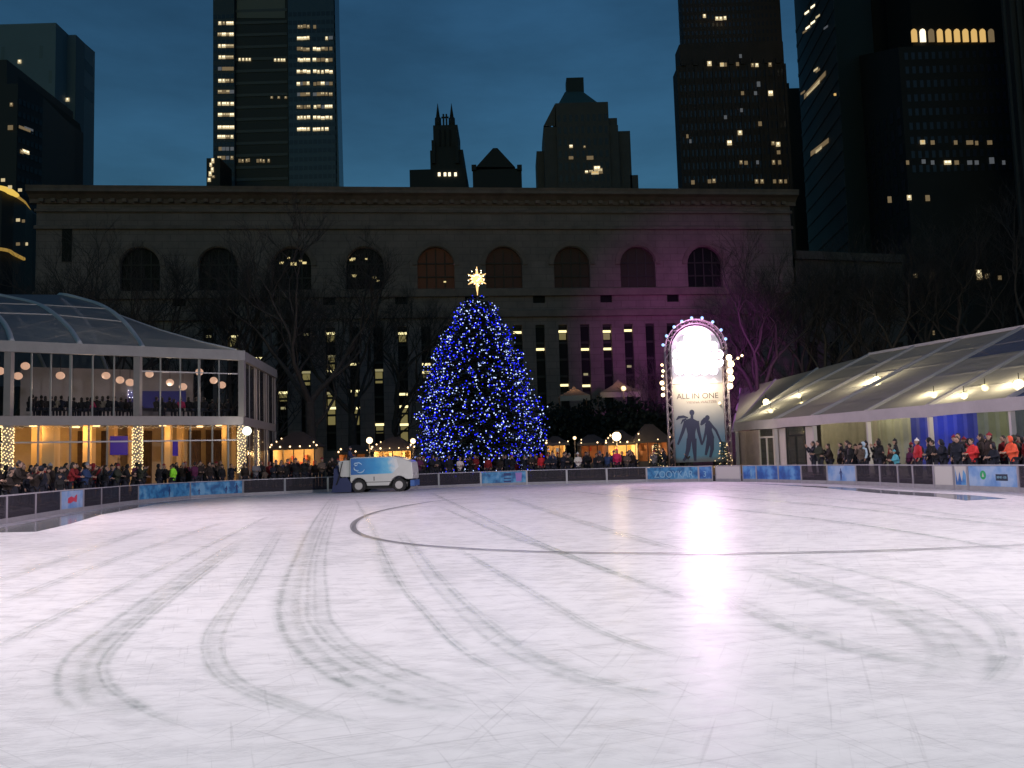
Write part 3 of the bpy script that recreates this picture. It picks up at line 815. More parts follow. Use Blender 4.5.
for u in SMALL[:-1]: MB().poly([lp(u - .85, zsm0 - .4, -.4), lp(u + .85, zsm0 - .4, -.4), lp(u + .85, zsm1 - .6, -.4), lp(u - .85, zsm1 - .6, -.4)]).build('small_window', M_DWIN, lib)
u, z = lu(67, 245); MB().box(lp(u, z, .01), (1.2, .2, 4.5), math.atan2(LU.y, LU.x)).build('small_window', M_DWIN, lib)
LIT = {282.6: [(392.5, 2), (408, 0)], 306: [(334, 0), (372, 3)], 331: [(333, 2), (356, 3), (371, 1), (393, 3), (408, 4)], 355: [(364, 1), (391, 2), (408, 4)], 379: [(370, 3), (424.5, 2)],
       403.5: [(333, 2), (394, 1), (406.5, 4), (424.5, 4)], 427: [(364, 1), (372, 2)], 519.5: [(332, 1)], 542: [(349, 1)], 565: [(331, 2), (385, 1)], 587: [(349, 1), (374, 0), (385.5, 1)],
       609.5: [(331, 2), (348.5, 1)], 631: [(330, 1), (366, 0)], 233: [(336, 4)], 258: [(358, 2)], 208: [(336, 0)]}
for p, u in zip(SLP, SLIT):
    w_ = MB().poly([lp(u - SW / 2, zs0, -.6), lp(u + SW / 2, zs0, -.6), lp(u + SW / 2, zs1, -.6), lp(u - SW / 2, zs1, -.6)]).build('slit_window', M_DWIN, lib)
    q = MB(); k = 0
    zz = zs0
    while zz < zs1:
        q.bar(lp(u - SW / 2 + .02, zz + .1, -.5), lp(u + SW / 2 - .02, zz + .1, -.5), .12, .30); zz += 2.35
    q.build('spandrels', M_MULL, w_)
    for py, kind in LIT.get(p, []):
        z = lu(p, py)[1]
        q = MB().box(lp(u, z, -.45), (SW * (.9 if kind else .5), .06, .32), math.atan2(LU.y, LU.x)); q.build('lit_pane', M_YEL if kind in (1, 2, 4) else M_YELD, w_)
        if kind >= 2:
            h = {2: .9, 3: 1.5, 4: 2.0}[kind]
            MB().box(lp(u, z - .25 - h / 2, -.52), (SW * .75, .05, h), math.atan2(LU.y, LU.x)).build('lit_pane', M_YEL2, w_)  # glow below the lamp, put in as an emissive strip

# lower wing that carries on behind the trees on the right
wing = thing('stone_wing', 'dim lower stone wing seen through bare trees beyond the library', 'building')
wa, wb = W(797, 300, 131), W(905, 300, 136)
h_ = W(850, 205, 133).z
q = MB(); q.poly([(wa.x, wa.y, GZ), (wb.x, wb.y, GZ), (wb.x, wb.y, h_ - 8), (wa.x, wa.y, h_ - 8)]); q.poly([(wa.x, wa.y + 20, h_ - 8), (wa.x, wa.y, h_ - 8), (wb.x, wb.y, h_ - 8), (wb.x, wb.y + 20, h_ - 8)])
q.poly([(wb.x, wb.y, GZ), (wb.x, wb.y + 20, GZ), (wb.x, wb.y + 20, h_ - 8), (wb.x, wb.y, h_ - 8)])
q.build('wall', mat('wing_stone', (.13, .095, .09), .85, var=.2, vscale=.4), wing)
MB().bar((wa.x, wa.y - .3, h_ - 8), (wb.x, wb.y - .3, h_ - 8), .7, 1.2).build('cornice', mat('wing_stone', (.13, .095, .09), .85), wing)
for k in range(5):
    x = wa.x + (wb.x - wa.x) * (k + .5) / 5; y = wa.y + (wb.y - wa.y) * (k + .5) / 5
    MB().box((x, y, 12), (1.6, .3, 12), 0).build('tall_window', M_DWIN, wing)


# ------------------------------------------------------------------ skyscrapers
def facade_grid(q, a, b, z0, z1, nu, nz_, fu, fz, off=.05, skip=None):
    d = b - a; n_ = Vector((d.y, -d.x, 0)).normalized()
    for i in range(nu):
        for j in range(nz_):
            if skip and skip(i, j): continue
            u0 = (i + .5 - fu / 2) / nu; u1 = (i + .5 + fu / 2) / nu
            zz0 = z0 + (z1 - z0) * (j + .5 - fz / 2) / nz_; zz1 = z0 + (z1 - z0) * (j + .5 + fz / 2) / nz_
            p0 = a + d * u0 + n_ * off; p1 = a + d * u1 + n_ * off
            q.poly([(p0.x, p0.y, zz0), (p1.x, p1.y, zz0), (p1.x, p1.y, zz1), (p0.x, p0.y, zz1)])


def block(q, pl, pr, pt, Y, depth, zb=GZ, skew=0.0, tper=0.0):
    """a block whose front spans pl..pr and whose top is at row pt, at distance Y; skew turns the front"""
    mid = (pl + pr) / 2
    a = W(pl, pt, Y - skew); b = W(pr, pt, Y + skew); zt = W(mid, pt, Y).z
    a.z = b.z = 0; d = (b - a).normalized(); n_ = Vector((-d.y, d.x, 0)) * depth
    P = [a, b, b + n_, a + n_]
    n = len(q.v)
    for z in (zb, zt):
        for p in P: q.v.append((p.x, p.y, z))
    for f in ((0, 3, 2, 1), (4, 5, 6, 7), (0, 1, 5, 4), (1, 2, 6, 5), (2, 3, 7, 6), (3, 0, 4, 7)): q.f.append(tuple(n + i for i in f)); q.sm.append(False)
    return a, b, zt, a + n_, b + n_


M_WW = {k: glow('office_light_%d' % k, c, s) for k, (c, s) in enumerate([((1, .84, .55), 1.8), ((1, .80, .45), .6), ((1, .70, .35), .16), ((.75, .8, .9), .10), ((1, .62, .2), .7)])}
M_BGL = mat('night_glass', (.02, .025, .03), .2); M_BGL2 = mat('blue_dusk_glass', (.03, .04, .05), .12)


def lits(root, a, b, lst, size=(1.3, 1.0), off=.25):
    """lit windows on the front a-b: (px, py, strength class[, width factor])"""
    d = (b - a).normalized(); n_ = Vector((d.y, -d.x, 0)); rz = math.atan2(d.y, d.x)
    for t in lst:
        p = onplane(t[0], t[1], a, b) + n_ * off; wf = t[3] if len(t) > 3 else 1; hf = t[4] if len(t) > 4 else 1
        o = MB().box(p, (size[0] * wf, .1, size[1] * hf), rz).build('lit_window', M_WW[{0: 1, 1: 2, 4: 1}.get(t[2], t[2])], root)
        if t[2] in (0, 1, 4):
            q = MB(); k_ = 2 if wf * size[0] > 1.1 else 1
            for i_ in range(k_): q.box(p + n_ * .08 + d * ((i_ - (k_ - 1) / 2) * size[0] * wf * .46) + Vector((0, 0, size[1] * hf * .16)), (size[0] * wf * .34, .06, size[1] * hf * .42), rz)
            q.build('ceiling_lights', M_WW[t[2]], o)


def stuff(o): o['kind'] = 'stuff'; return o


# A: curved glass tower with lit office floors
ta = thing('office_tower', 'tall dark glass office tower with stacked lit floors, left of centre', 'skyscraper')
YA = 300
q = MB(); a, b, zt, a2, b2 = block(q, 213, 234, -60, YA, 40, zb=GZ); q.build('left_shaft', mat('tower_stone_dark', (.035, .05, .07), .5), ta)
q = MB(); c0, c1, _, _, _ = block(q, 234.2, 287, -60, YA + 1.5, 6); q.build('centre_shaft', mat('tower_black', (.012, .013, .016), .5), ta)
q = MB(); g0, g1, _, _, _ = block(q, 287.2, 334, -60, YA, 8)
zb = W(334, 28, YA).z; zbt = GZ
p_t = W(334, 28, YA); p_b = W(343, 182, YA)
# the flared right side
q.v += [(p_t.x + .03, YA, W(334, -60, YA).z), (p_t.x + .03, YA + 8, W(334, -60, YA).z), (p_b.x, YA, GZ), (p_b.x, YA + 8, GZ), (p_t.x + .03, YA, GZ), (p_t.x + .03, YA + 8, GZ)]
n0 = len(q.v) - 6
for f in ((0, 2, 3, 1), (4, 2, 0), (5, 1, 3)): q.f.append(tuple(n0 + i for i in f)); q.sm.append(False)
q.build('right_shaft', mat('tower_blue_glass', (.05, .075, .10), .25, .1), ta)
q = MB()
for k in range(22):
    z = W(260, 190 - k * 12.1, YA).z; q.bar((c0.x + .2, c0.y - .12, z), (c1.x - .2, c1.y - .12, z), .2, 1.0)
q.build('spandrel_bands', mat('tower_spandrel', (.07, .075, .085), .5), ta)
q = MB().poly([W(237, 18, YA + 1.3), W(285, 18, YA + 1.3), W(285, -10, YA + 1.3), W(237, -10, YA + 1.3)]); q.build('mechanical_screen', mat('tower_screen', (.16, .16, .155), .7), ta)
q = MB(); facade_grid(q, g0, g1, 20, W(300, 10, YA).z, 10, 46, .8, .5); facade_grid(q, a, b, 20, W(300, 10, YA).z, 5, 46, .8, .5); stuff(q.build('window', M_BGL2, ta))
ll = []
random.seed(3)
for i, y in enumerate([23.5, 34.6, 46.3, 57.5, 69, 81, 92, 104, 115, 127.5, 137, 149, 158]):
    for x in (220, 224, 228, 232):
        s = random.choice([0, 0, 0, 1]) if i not in (4, 6, 11, 12) else random.choice([2, 2, 3, 1])
        ll.append((x + random.uniform(-.4, .4), y, s, 1.15 * random.uniform(.7, 1.1), 1.2))
lits(ta, a, b, ll, (1.25, 1.05))
ll = []
for x in (240, 243.5, 247, 250): ll.append((x, 60, 0, .8, 1.3))
for x in (275.5, 279, 282, 284.5): ll.append((x, 60.5, 0, .8, 1.3))
for x in (272, 279, 286): ll.append((x, 98, 1, .9))
for x in (240, 243, 247, 249, 258, 261, 264, 269): ll.append((x, 161 + random.uniform(-.6, .6), random.choice([1, 2, 2]), .8, 1.5))
lits(ta, c0, c1, ll, (1.0, .8), .4)
ll = []
for i, y in enumerate([27, 38.5, 49.5, 60.5, 72, 84, 94.5, 107, 118, 129.5]):
    for x in (299, 302, 305, 308.5, 315, 319, 323, 327, 331):
        if i == 0 and x > 310 and x != 315: continue
        if i == 1 and 310 < x < 327: continue
        s = 0 if (i in (3, 4, 8, 9, 1) and random.random() < .75) else random.choice([0, 1, 1, 2, 2, 3])
        ll.append((x + random.uniform(-.4, .4), y + random.uniform(-.4, .4), s, random.uniform(.7, 1.15), 1.2))
for x in (302, 306.5, 310): ll.append((x, 151.5, 0, 1.1, 1.6))
lits(ta, g0, g1, ll[:82], (1.25, 1.0), .4)
# lights on the low angled block at its foot
tl = thing('low_office_block', 'sliver of a low dark block with zigzag lights at the tower foot', 'building')
q = MB(); a, b, zt, _, _ = block(q, 206.5, 220, 158, 280, 12); q.build('wall', mat('tower_black', (.012, .013, .016), .5), tl)
lits(tl, a, b, [(213, 161, 0, .9, 2), (211, 165, 0, .8, 1.6), (212.5, 170, 0, .9, 2), (210.5, 174, 0, 1, 2), (213.5, 177, 1), (209.5, 180, 0, 1, 1.6)], (1.0, .8))

# B: pale slab, left
tb = thing('pale_office_block', 'pale blue stone office block with stepped top at the upper left', 'building')
M_PB = mat('pale_block_stone', (.15, .21, .27), .8, var=.1, vscale=.1)
q = MB(); a, b, zt, _, _ = block(q, -30, 56, 24, 230, 14); q.build('wall', M_PB, tb)
q = MB(); c, d, zt, c2, d2 = block(q, 56.3, 76, 35, 236, 5); q.build('side_tower', mat('pale_block_side', (.12, .17, .22), .8), tb)
q = MB()
pa, pb = W(76.2, 36, 236), W(95, 50, 262)
q.v += [(pa.x, pa.y, GZ), (pb.x, pb.y, GZ), (pb.x, pb.y, W(95, 52, 262).z), (pa.x, pa.y, W(76.2, 36, 236).z)]; q.f.append((0, 1, 2, 3)); q.sm.append(False)
q.v += [(pa.x - 10, pb.y + 4, GZ), (pa.x - 10, pb.y + 4, W(95, 52, 262).z)]; q.f.append((1, 4, 5, 2)); q.sm.append(False); q.f.append((2, 5, 3)); q.sm.append(False)
q.build('end_wall', M_PB, tb)
sa, sb = Vector((pa.x, pa.y, 0)), Vector((pb.x, pb.y, 0))
for (x0, y0, x1, y1, h) in ((81.5, 55, 93, 68, 8), (81.5, 83, 93, 94, 8)):
    q = MB(); P0 = onplane(x0, y0, sa, sb); P1 = onplane(x1, y1, sa, sb); P2 = onplane(x1, y1 + h + 2, sa, sb); P3 = onplane(x0, y0 + h + 3, sa, sb)
    off = Vector((.1, -.2, 0)); q.poly([p + off for p in (P0, P1, P2, P3)]).build('window_band', M_DWIN, tb)
lits(tb, a, b, [(20, 62, 0, .7), (55, 136, 1, 1.3, 1.6)], (1.3, 1.0))
lits(tb, c, d, [(68, 100, 0, .8), (59, 136, 4, 1, 1.4), (62, 136.5, 1, 1, 1.5), (65.5, 136.5, 0, 1.1, 1.6), (68.5, 136.5, 0, 1.1, 1.6), (64, 146, 0, .8)], (1.2, 1.0))
lits(tb, sa, sb, [(81, 139, 2, 1.5, 2)], (1.3, 1.0))
q = MB(); facade_grid(q, a, b, 20, W(20, 40, 230).z, 9, 14, .35, .5, .06, lambda i, j: (i * 7 + j * 3) % 4 != 0); stuff(q.build('window', mat('pale_block_window', (.11, .15, .17), .3), tb))
# C: dark block in front of it
tcx = thing('dark_office_block', 'dark sloped office block in front of the pale block, far left', 'building')
q = MB(); a, b, zt, _, _ = block(q, -20, 18, 84, 190, 30)
p0, p1 = W(18.1, 76, 190), W(43, 97, 196)
q.poly([(p0.x, p0.y, GZ), (p1.x, p1.y, GZ), (p1.x, p1.y, p1.z), (p0.x, p0.y, p0.z)]); q.poly([(p1.x, p1.y, GZ), (p1.x - 3, p1.y + 25, GZ), (p1.x - 3, p1.y + 25, p1.z), p1]); q.poly([p0, p1, (p1.x - 3, p1.y + 25, p1.z), (p0.x, p0.y + 28, p0.z)])
q.build('wall', mat('block_black', (.02, .02, .025), .6), tcx)
q = MB(); b_, c_, z_, _, _ = block(q, -20, 7, 60, 192, 30); q.build('upper_wall', mat('block_black', (.02, .02, .025), .6), tcx)
pA, pB = Vector((p0.x, p0.y, 0)), Vector((p1.x, p1.y, 0))
lits(tcx, a, b, [(12, 105, 1, .6), (11, 128, 2, 1, 1.3)], (1.1, .8))
lits(tcx, pA, pB, [(24, 129, 2, 2.6, .8), (28, 129, 3, 2, .6), (21, 152, 1, .7), (25, 152, 0, 1.6, 1)], (1.1, .8))
q = MB(); facade_grid(q, pA, pB, 10, W(30, 100, 193).z, 6, 26, .8, .45, .1); stuff(q.build('window', M_BGL, tcx))
# D: low curved glass block with curved emissive yellow streaks, far left
tdx = thing('curved_glass_block', 'low dark block with curved glowing yellow streaks at the left edge', 'building')
q = MB(); pts = [W(-40, 185, 140), W(2, 187, 141), (W(14, 191, 143)), W(26, 201, 147), W(33, 213, 153)]
zt = [p.z for p in pts]
for (p0, p1) in zip(pts, pts[1:]): q.poly([(p0.x, p0.y, GZ), (p1.x, p1.y, GZ), tuple(p1), tuple(p0)])
q.poly([(p.x, p.y, p.z - .02) for p in pts] + [(pts[-1].x, 175, pts[-1].z), (pts[0].x, 175, pts[0].z)])
q.poly([(pts[-1].x, pts[-1].y, GZ), (pts[-1].x, 175, GZ), (pts[-1].x, 175, pts[-1].z), tuple(pts[-1])])
q.build('wall', mat('block_black', (.02, .02, .025), .6), tdx)
q = MB(); q.tube(catmull([W(-20, 184, 139.5), W(3, 188.5, 140.4), W(12, 192.5, 142), W(18, 196, 143.2)], 5), [.3, .32, .34, .36, .38, .42, .45, .5, .55, .5, .5, .45, .4, .4, .35, .3], 6).build('glowing_streak', glow('streak_yellow', (1, .66, .12), .8), tdx)
q = MB(); q.tube([W(18, 197, 143), W(25, 202, 146), W(31, 211, 152)], [.25, .18, .12], 5).build('glowing_streak', glow('streak_dim', (1, .6, .12), .3), tdx)
q = MB(); q.tube(catmull([W(-20, 247, 139.5), W(6, 250, 140.4), W(14, 254, 142), W(24, 259, 146)], 5), .28, 6).build('glowing_streak', glow('streak_dim', (1, .6, .12), .3), tdx)
for px, py, s in ((3, 180, 1), (10, 187, 1), (18, 220, 1), (23, 221, 2), (18, 244, 2), (26, 244, 1), (20, 190, 1)):
    MB().box(W(px, py, 139.3 + max(0, px - 10) * .5), (.6, .1, .5)).build('lit_window', M_WW[s], tdx)

# E: gothic tower
te = thing('gothic_tower', 'dark gothic tower with two pinnacles on the skyline', 'tower')
M_SIL = mat('dark_masonry', (.03, .03, .033), .8); YE = 260
q = MB(); block(q, 409.5, 466, 169, YE, 20); block(q, 430, 463, 150, YE + .4, 16); q.build('lower_block', M_SIL, te)
q = MB(); block(q, 433, 457.5, 125, YE + .8, 14); q.build('belfry', M_SIL, te)
for px in (438, 451.8):
    q = MB(); p = W(px, 121, YE + 2)
    hgt = W(px, 103.5, YE + 2).z; zz = W(px, 126, YE + 2).z
    for (r0, z0_), (r1, z1_) in zip([(1.0, zz - .4), (.95, zz + 2.4), (.6, zz + 2.8)], [(.95, zz + 2.4), (.6, zz + 2.8), (.06, hgt)]):
        q.tube([(p.x, p.y, z0_), (p.x, p.y, z1_)], [r0, r1], 8)
    q.build('pinnacle', M_SIL, te)
q = MB()
for px in (443.5, 446.5): q.box(W(px, 120, YE + 1.5), (.5, .6, 3.6))
q.box(W(445, 117.5, YE + 1.5), (2.2, .5, .4)); q.build('parapet', M_SIL, te)
for px in (433.5, 457): q = MB().box(W(px, 152, YE - .1), (1.0, 1.0, 7)); q.build('buttress', M_SIL, te)
for px in (440, 445, 450): MB().box(W(px, 138, YE + .7), (.5, .3, 5)).build('louvre_window', mat('louvre_dark', (.008, .008, .01), .8), te)
a, b = W(409.5, 169, YE), W(466, 169, YE)
for px in (439.2, 445, 449.5, 455.5): q = MB().box(W(px, 174.3, YE - .3), (.75, .15, 1.1)); q.build('lit_window', M_WW[0], te)
# F: gabled block
tf = thing('gabled_building', 'dark gabled building between gothic tower and pyramid tower', 'building')
q = MB(); block(q, 472.5, 521.5, 169, YE - 4, 18); q.build('wall', M_SIL, tf)
a, b = W(472, 167, YE - 4.4), W(522, 167, YE - 4.4); t_ = W(495, 148, YE - 4.4)
q = MB()
d_ = 18
for P in ([a + Vector((1.2, 0, 0)), b - Vector((2, 0, 0)), t_ + Vector((.7, 0, 0)), t_ - Vector((.6, 0, 0))],):
    Q = [p + Vector((0, d_, 0)) for p in P]; q.poly(P); q.poly(Q[::-1])
    for i in range(4): j = (i + 1) % 4; q.poly([P[i], Q[i], Q[j], P[j]])
q.build('roof', M_SIL, tf)
for px in (474, 519.5): MB().box(W(px, 168, YE - 4), (1.4, 1.4, 1.6)).build('chimney', M_SIL, tf)
# G: pyramid tower
tg = thing('pyramid_roof_tower', 'stone tower with a truncated pyramid roof at the centre skyline', 'skyscraper')
YG = 330; M_PG = mat('pyramid_tower_stone', (.10, .085, .085), .8, var=.15, vscale=.2)
q = MB(); block(q, 543.5, 618, 126, YG + 1, 22); block(q, 536.5, 551, 151, YG + 6, 18); q.build('shoulder', M_PG, tg)
q = MB(); ga, gb, gz, _, _ = block(q, 555.5, 608, 102.5, YG, 24); q.build('shaft', M_PG, tg)
q = MB(); block(q, 608.2, 617, 118, YG + 2, 18); block(q, 617.2, 630, 131, YG + 3, 18); block(q, 630.2, 638, 175, YG + 3, 18); q.build('side_wing', M_PG, tg)
q = MB(); za = W(580, 102.5, YG).z + .02; zb_ = W(580, 84, YG).z; x0, x1 = W(558.5, 102, YG + .5).x, W(597.5, 102, YG + .5).x; y0, y1 = W(566, 84, YG).x, W(584, 84, YG).x
P = [(x0, YG + .5, za), (x1, YG + .5, za), (x1, YG + 20, za), (x0, YG + 20, za)]; Q = [(y0, YG + 7, zb_), (y1, YG + 7, zb_), (y1, YG + 13, zb_), (y0, YG + 13, zb_)]
q.poly(Q)
for i in range(4): j = (i + 1) % 4; q.poly([P[i], P[j], Q[j], Q[i]])
q.build('roof', mat('pyramid_roof_metal', (.05, .10, .11), .6), tg)
q = MB(); a_, b_, _, _, _ = block(q, 566.3, 583.5, 77.5, YG + 7, 6, zb=zb_ + .02); q.build('roof_crown', mat('pyramid_crown', (.02, .03, .035), .7), tg)
# sloped left shoulder
q = MB(); P = [W(543.5, 126, YG + .8), W(555.3, 126, YG + .8), W(555.3, 103, YG + .8)]; q.poly(P); Q = [p + Vector((0, 20, 0)) for p in P]; q.poly([P[0], P[2], Q[2], Q[0]]); q.build('sloped_shoulder', M_PG, tg)
lits(tg, ga, gb, [(571, 146.5, 0, .9), (584.5, 147, 1, .6, .7), (590, 158, 2, 1.8, 1.2), (571, 158, 2, 1.2, 1), (586.5, 172, 0, .8, .8), (591, 171.5, 1, 1.2, .8), (597, 168.5, 0, 1.7, 1.5), (600, 171, 1, 1.4, 1.8), (595, 173, 4, 2, 1)], (1.4, 1.2))
q = MB(); facade_grid(q, ga, gb, 30, W(580, 112, YG).z, 9, 22, .5, .55); stuff(q.build('window', mat('pyramid_tower_window', (.03, .03, .035), .3), tg))
# H: the big right-hand stone tower
th = thing('setback_skyscraper', 'tall dark setback stone skyscraper with scattered lit windows', 'skyscraper')
YH = 230; M_PH = mat('setback_stone', (.055, .04, .045), .85, var=.2, vscale=.2)
q = MB(); ha, hb, hz, _, _ = block(q, 677.5, 784, 64, YH, 7, skew=0); q.build('lower_shaft', M_PH, th)
q = MB(); hc, hd, hz2, _, _ = block(q, 679, 783, 43, YH + .6, 6, zb=hz); block(q, 679.3, 777, -50, YH + 1.2, 5, zb=hz2); q.build('upper_shaft', M_PH, th)
q = MB()
for k in range(13):
    x = ha.x + (hb.x - ha.x) * k / 12; q.box((x, YH - .2, hz / 2), (.7, .5, hz - 1))
q.build('piers', M_PH, th)
q = MB(); facade_grid(q, ha, hb, 12, hz - 1, 24, 26, .42, .5, .06); facade_grid(q, Vector((hc.x, hc.y + .6, 0)), Vector((hd.x - 1, hd.y + .6, 0)), hz2, hz2 + 22, 24, 10, .42, .5, .06); stuff(q.build('window', mat('setback_window', (.05, .05, .075), .15), th))
q = MB()
for k in range(9): q.box((ha.x + (hb.x - ha.x) * (k + .5) / 9, YH - .1, hz + .6), (1.2, .6, 1.6))
q.build('crenellation', M_PH, th)
lits(th, ha, hb, [(704, 17, 0, .7), (716.5, 19.5, 0, .8), (720.3, 19.5, 0, .8), (724.5, 19, 0, .7), (709, 64.5, 0, 1, 1.3), (721.5, 65.5, 4, .9), (725, 65.5, 2, .6), (737, 65, 2, .7), (752, 66, 1, .7), (756.3, 66, 0, .8), (769.5, 65.5, 1, .8, 1.1),
                   (770, 94, 0, 1.1, 1.4), (758, 85, 3, .8, 1.4), (742, 94, 2, .7), (755, 94, 3, .7), (739.5, 133.5, 0, 1, 1.2), (729, 143.5, 0, 1.1, 1.3), (759.5, 124.5, 2, .8, 1.2), (772.5, 144, 1, .8), (777.5, 145, 0, 1, 1.2), (778, 153, 2, .8),
                   (740.5, 163, 1, .7), (745.5, 163.5, 2, .8), (757, 163, 3, .6), (773, 163, 1, .7, 1.2), (779, 163, 2, .7, 1.1), (709, 182, 2, .8), (713.5, 181.5, 1, .8, 1.1), (756, 182, 1, .8, 1.1), (761.5, 182, 1, .8, 1.1), (774, 182, 2, .7), (780, 182, 1, .8), (785, 182, 2, .6),
                   (692.5, 183, 2, .8, 1.1), (693.5, 192, 2, .6), (709, 192, 1, .7), (714.5, 192, 1, .7), (726.5, 192.5, 1, .8, 1.2), (687, 137, 2, .5), (690, 142, 3, .5), (741, 111, 3, .6), (725, 118, 3, .7), (740, 57, 3, .6)], (1.1, 1.0), .55)
# I: narrow dark block between
ti = thing('narrow_dark_block', 'narrow unlit block between the setback skyscraper and glass tower', 'building')
q = MB(); block(q, 784.5, 812, 88, 250, 5); block(q, 787, 789, 83, 252, 5); q.build('wall', M_SIL, ti)
# J: glass tower with slanting lit floors
tj = thing('slanted_glass_tower', 'narrow glass tower face with slanting lit strips, right side', 'skyscraper')
ja, jb = W(800, 100, 235), W(840, 100, 198)
q = MB(); zt = W(800, -80, 235).z
jn = Vector((25, 20, 0)); q.poly([(ja.x, ja.y, GZ), (jb.x, jb.y, GZ), (jb.x, jb.y, zt), (ja.x, ja.y, zt)]); q.poly([(jb.x, jb.y, GZ), (jb.x + 12, jb.y + 8, GZ), (jb.x + 12, jb.y + 8, zt), (jb.x, jb.y, zt)])
q.poly([(ja.x, ja.y, GZ), (ja.x, ja.y, zt), (jb.x + 12, jb.y + 14, zt), (jb.x + 12, jb.y + 14, GZ)])
q.build('wall', mat('slant_tower_glass', (.03, .045, .055), .6), tj)
ja.z = jb.z = 0


def strip(pts, cls, name='lit_floor'):
    P = [onplane(x, y, ja, jb) + Vector((-.2, -.3, 0)) for x, y in pts]; MB().poly(P).build(name, M_WW[cls], tj)


strip([(804.5, 95), (826, 71), (826, 76), (804.5, 100)], 2); strip([(807, 94), (820, 80), (820, 83.5), (807, 97)], 1)
strip([(811, 152), (829, 138), (829, 143), (811, 157)], 2); strip([(816, 150.5), (822, 146), (822, 149), (816, 154)], 1)
for x, y, s in ((813, 6, 0), (807, 12, 0), (818, 16, 1), (813, 22, 0), (808, 27, 0), (805, 31, 2), (818, 70, 2), (816, 69, 1), (803, 92, 2), (826, 27, 3)):
    strip([(x - 2, y + 1.5), (x + 2.2, y - 1.6), (x + 2.2, y + .6), (x - 2, y + 3.6)], s, 'lit_window')
q = MB()
for k in range(24):
    z = 20 + k * 4.2; q.bar((ja.x - .1, ja.y - .15, z), (jb.x - .1, jb.y - .15, z), .15, .9)
q.build('floor_bands', mat('slant_bands', (.04, .05, .06), .6), tj)
# K: massive dark building on the right
tk = thing('dark_massive_building', 'huge dark office building with a lit arcade near its top right', 'skyscraper')
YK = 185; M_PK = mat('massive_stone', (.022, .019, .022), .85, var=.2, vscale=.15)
q = MB(); ka, kb, kz, _, _ = block(q, 898, 1100, 44, YK, 40); q.build('front_block', M_PK, tk)
q = MB(); a3, b3 = W(838, 44, YK + 28), W(898, 44, YK + .2); zt3 = kz
q.poly([(a3.x, a3.y, GZ), (b3.x, b3.y, GZ), (b3.x, b3.y, zt3), (a3.x, a3.y, W(838, 60, YK + 28).z)]); q.poly([(a3.x, a3.y, GZ), (a3.x, a3.y, zt3), (a3.x + 10, a3.y + 15, zt3), (a3.x + 10, a3.y + 15, GZ)])
q.poly([(a3.x, a3.y, W(838, 60, YK + 28).z), b3 * 1, (b3.x, b3.y + 40, zt3), (a3.x, a3.y + 15, zt3)]) if False else None
q.build('side_block', M_PK, tk)
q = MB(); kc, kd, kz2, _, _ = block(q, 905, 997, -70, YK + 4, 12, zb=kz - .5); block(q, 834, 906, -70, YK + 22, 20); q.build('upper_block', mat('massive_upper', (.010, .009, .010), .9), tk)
for k in range(10):
    px = 914 + k * 8.55; cl = [1, 0, 2, 1, 1, 1, 1, 1, 1, 2][k]
    p = W(px, 36, YK + 3.7); q = MB()
    q.prism([(-.62, -1.4), (.62, -1.4), (.62, 1.0), (.42, 1.4), (0, 1.6), (-.42, 1.4), (-.62, 1.0)], p, (1, 0, 0), (0, 0, 1), (0, -1, 0), .2); q.build('arcade_window', M_WW[4] if cl == 1 else M_WW[cl], tk)
ka.z = kb.z = 0
q = MB(); facade_grid(q, Vector((W(903, 60, YK).x, YK, 0)), Vector((W(1012, 60, YK).x, YK, 0)), W(950, 175, YK).z, W(950, 48, YK).z, 16, 9, .5, .5, .06); stuff(q.build('window', mat('massive_window', (.035, .04, .07), .3), tk))
q = MB(); facade_grid(q, Vector((a3.x, a3.y, 0)), Vector((b3.x, b3.y, 0)), 20, zt3 - 12, 9, 14, .5, .6, .1); stuff(q.build('side_window', mat('massive_window_side', (.035, .03, .045), .3), tk))
lits(tk, ka, kb, [(922, 142.7, 4, 1, 1), (932, 143, 2, .8), (955, 143, 2, .7), (969, 143, 2, 1.4), (976, 143.5, 2, .6), (989, 143, 2, 1), (907, 163, 2, .6), (923, 162, 3, .8), (932, 163, 3, .7), (947, 163, 0, 1.5, 1), (956, 163, 2, .9), (969, 163, 3, 1), (976, 163, 3, .8), (991, 161, 3, 1, 1.5), (1003, 163, 3, .6),
                   (908.6, 198, 0, .9, 1.2), (889, 200, 2, .8, 1.5), (927, 198.5, 2, .9, 1.4), (885, 282, 0, .6, .9), (895, 280, 0, .6, .8), (888, 284, 1, .5), (915, 276, 1, .9, 1), (931, 275, 2, 1.1, 1.2), (978, 273, 0, 1.1, 1.4), (979, 278, 1, 1.2, 1), (987, 276, 1, .8), (999, 278, 2, .7), (933, 333, 2, .4), (985, 277, 2, .5)], (1.0, .9), .3)
MB().box(W(835, 94.5, 197), (.5, .2, .5)).build('lit_window', M_WW[4], tj)
# L: right-edge sliver
tlx = thing('edge_tower', 'dark tower cut off by the right edge of the picture', 'skyscraper')
q = MB(); block(q, 1003.5, 1100, -70, 172, 3); q.build('wall', mat('edge_stone', (.05, .045, .05), .85), tlx)
q = MB()
for k in range(8): q.box(W(1006 + k * 7, 40, 171.7), (.5, .5, 80))
q.build('piers', mat('edge_stone', (.05, .045, .05), .85), tlx)

# ------------------------------------------------------------------ glass pavilion on the left
PB = W(241, 400, 60); PA = W(0, 400, 52.3); PA.z = PB.z = 0
PD = (PB - PA).normalized(); PN = Vector((PD.y, -PD.x, 0))
PE = W(274.5, 400, 72.5); PE.z = 0
SDIR = (PE - PB)
pav = thing('glass_pavilion', 'two storey glass pavilion with arched clear roof and amber lit ground floor', 'pavilion', loc=(PB.x, PB.y, GZ))


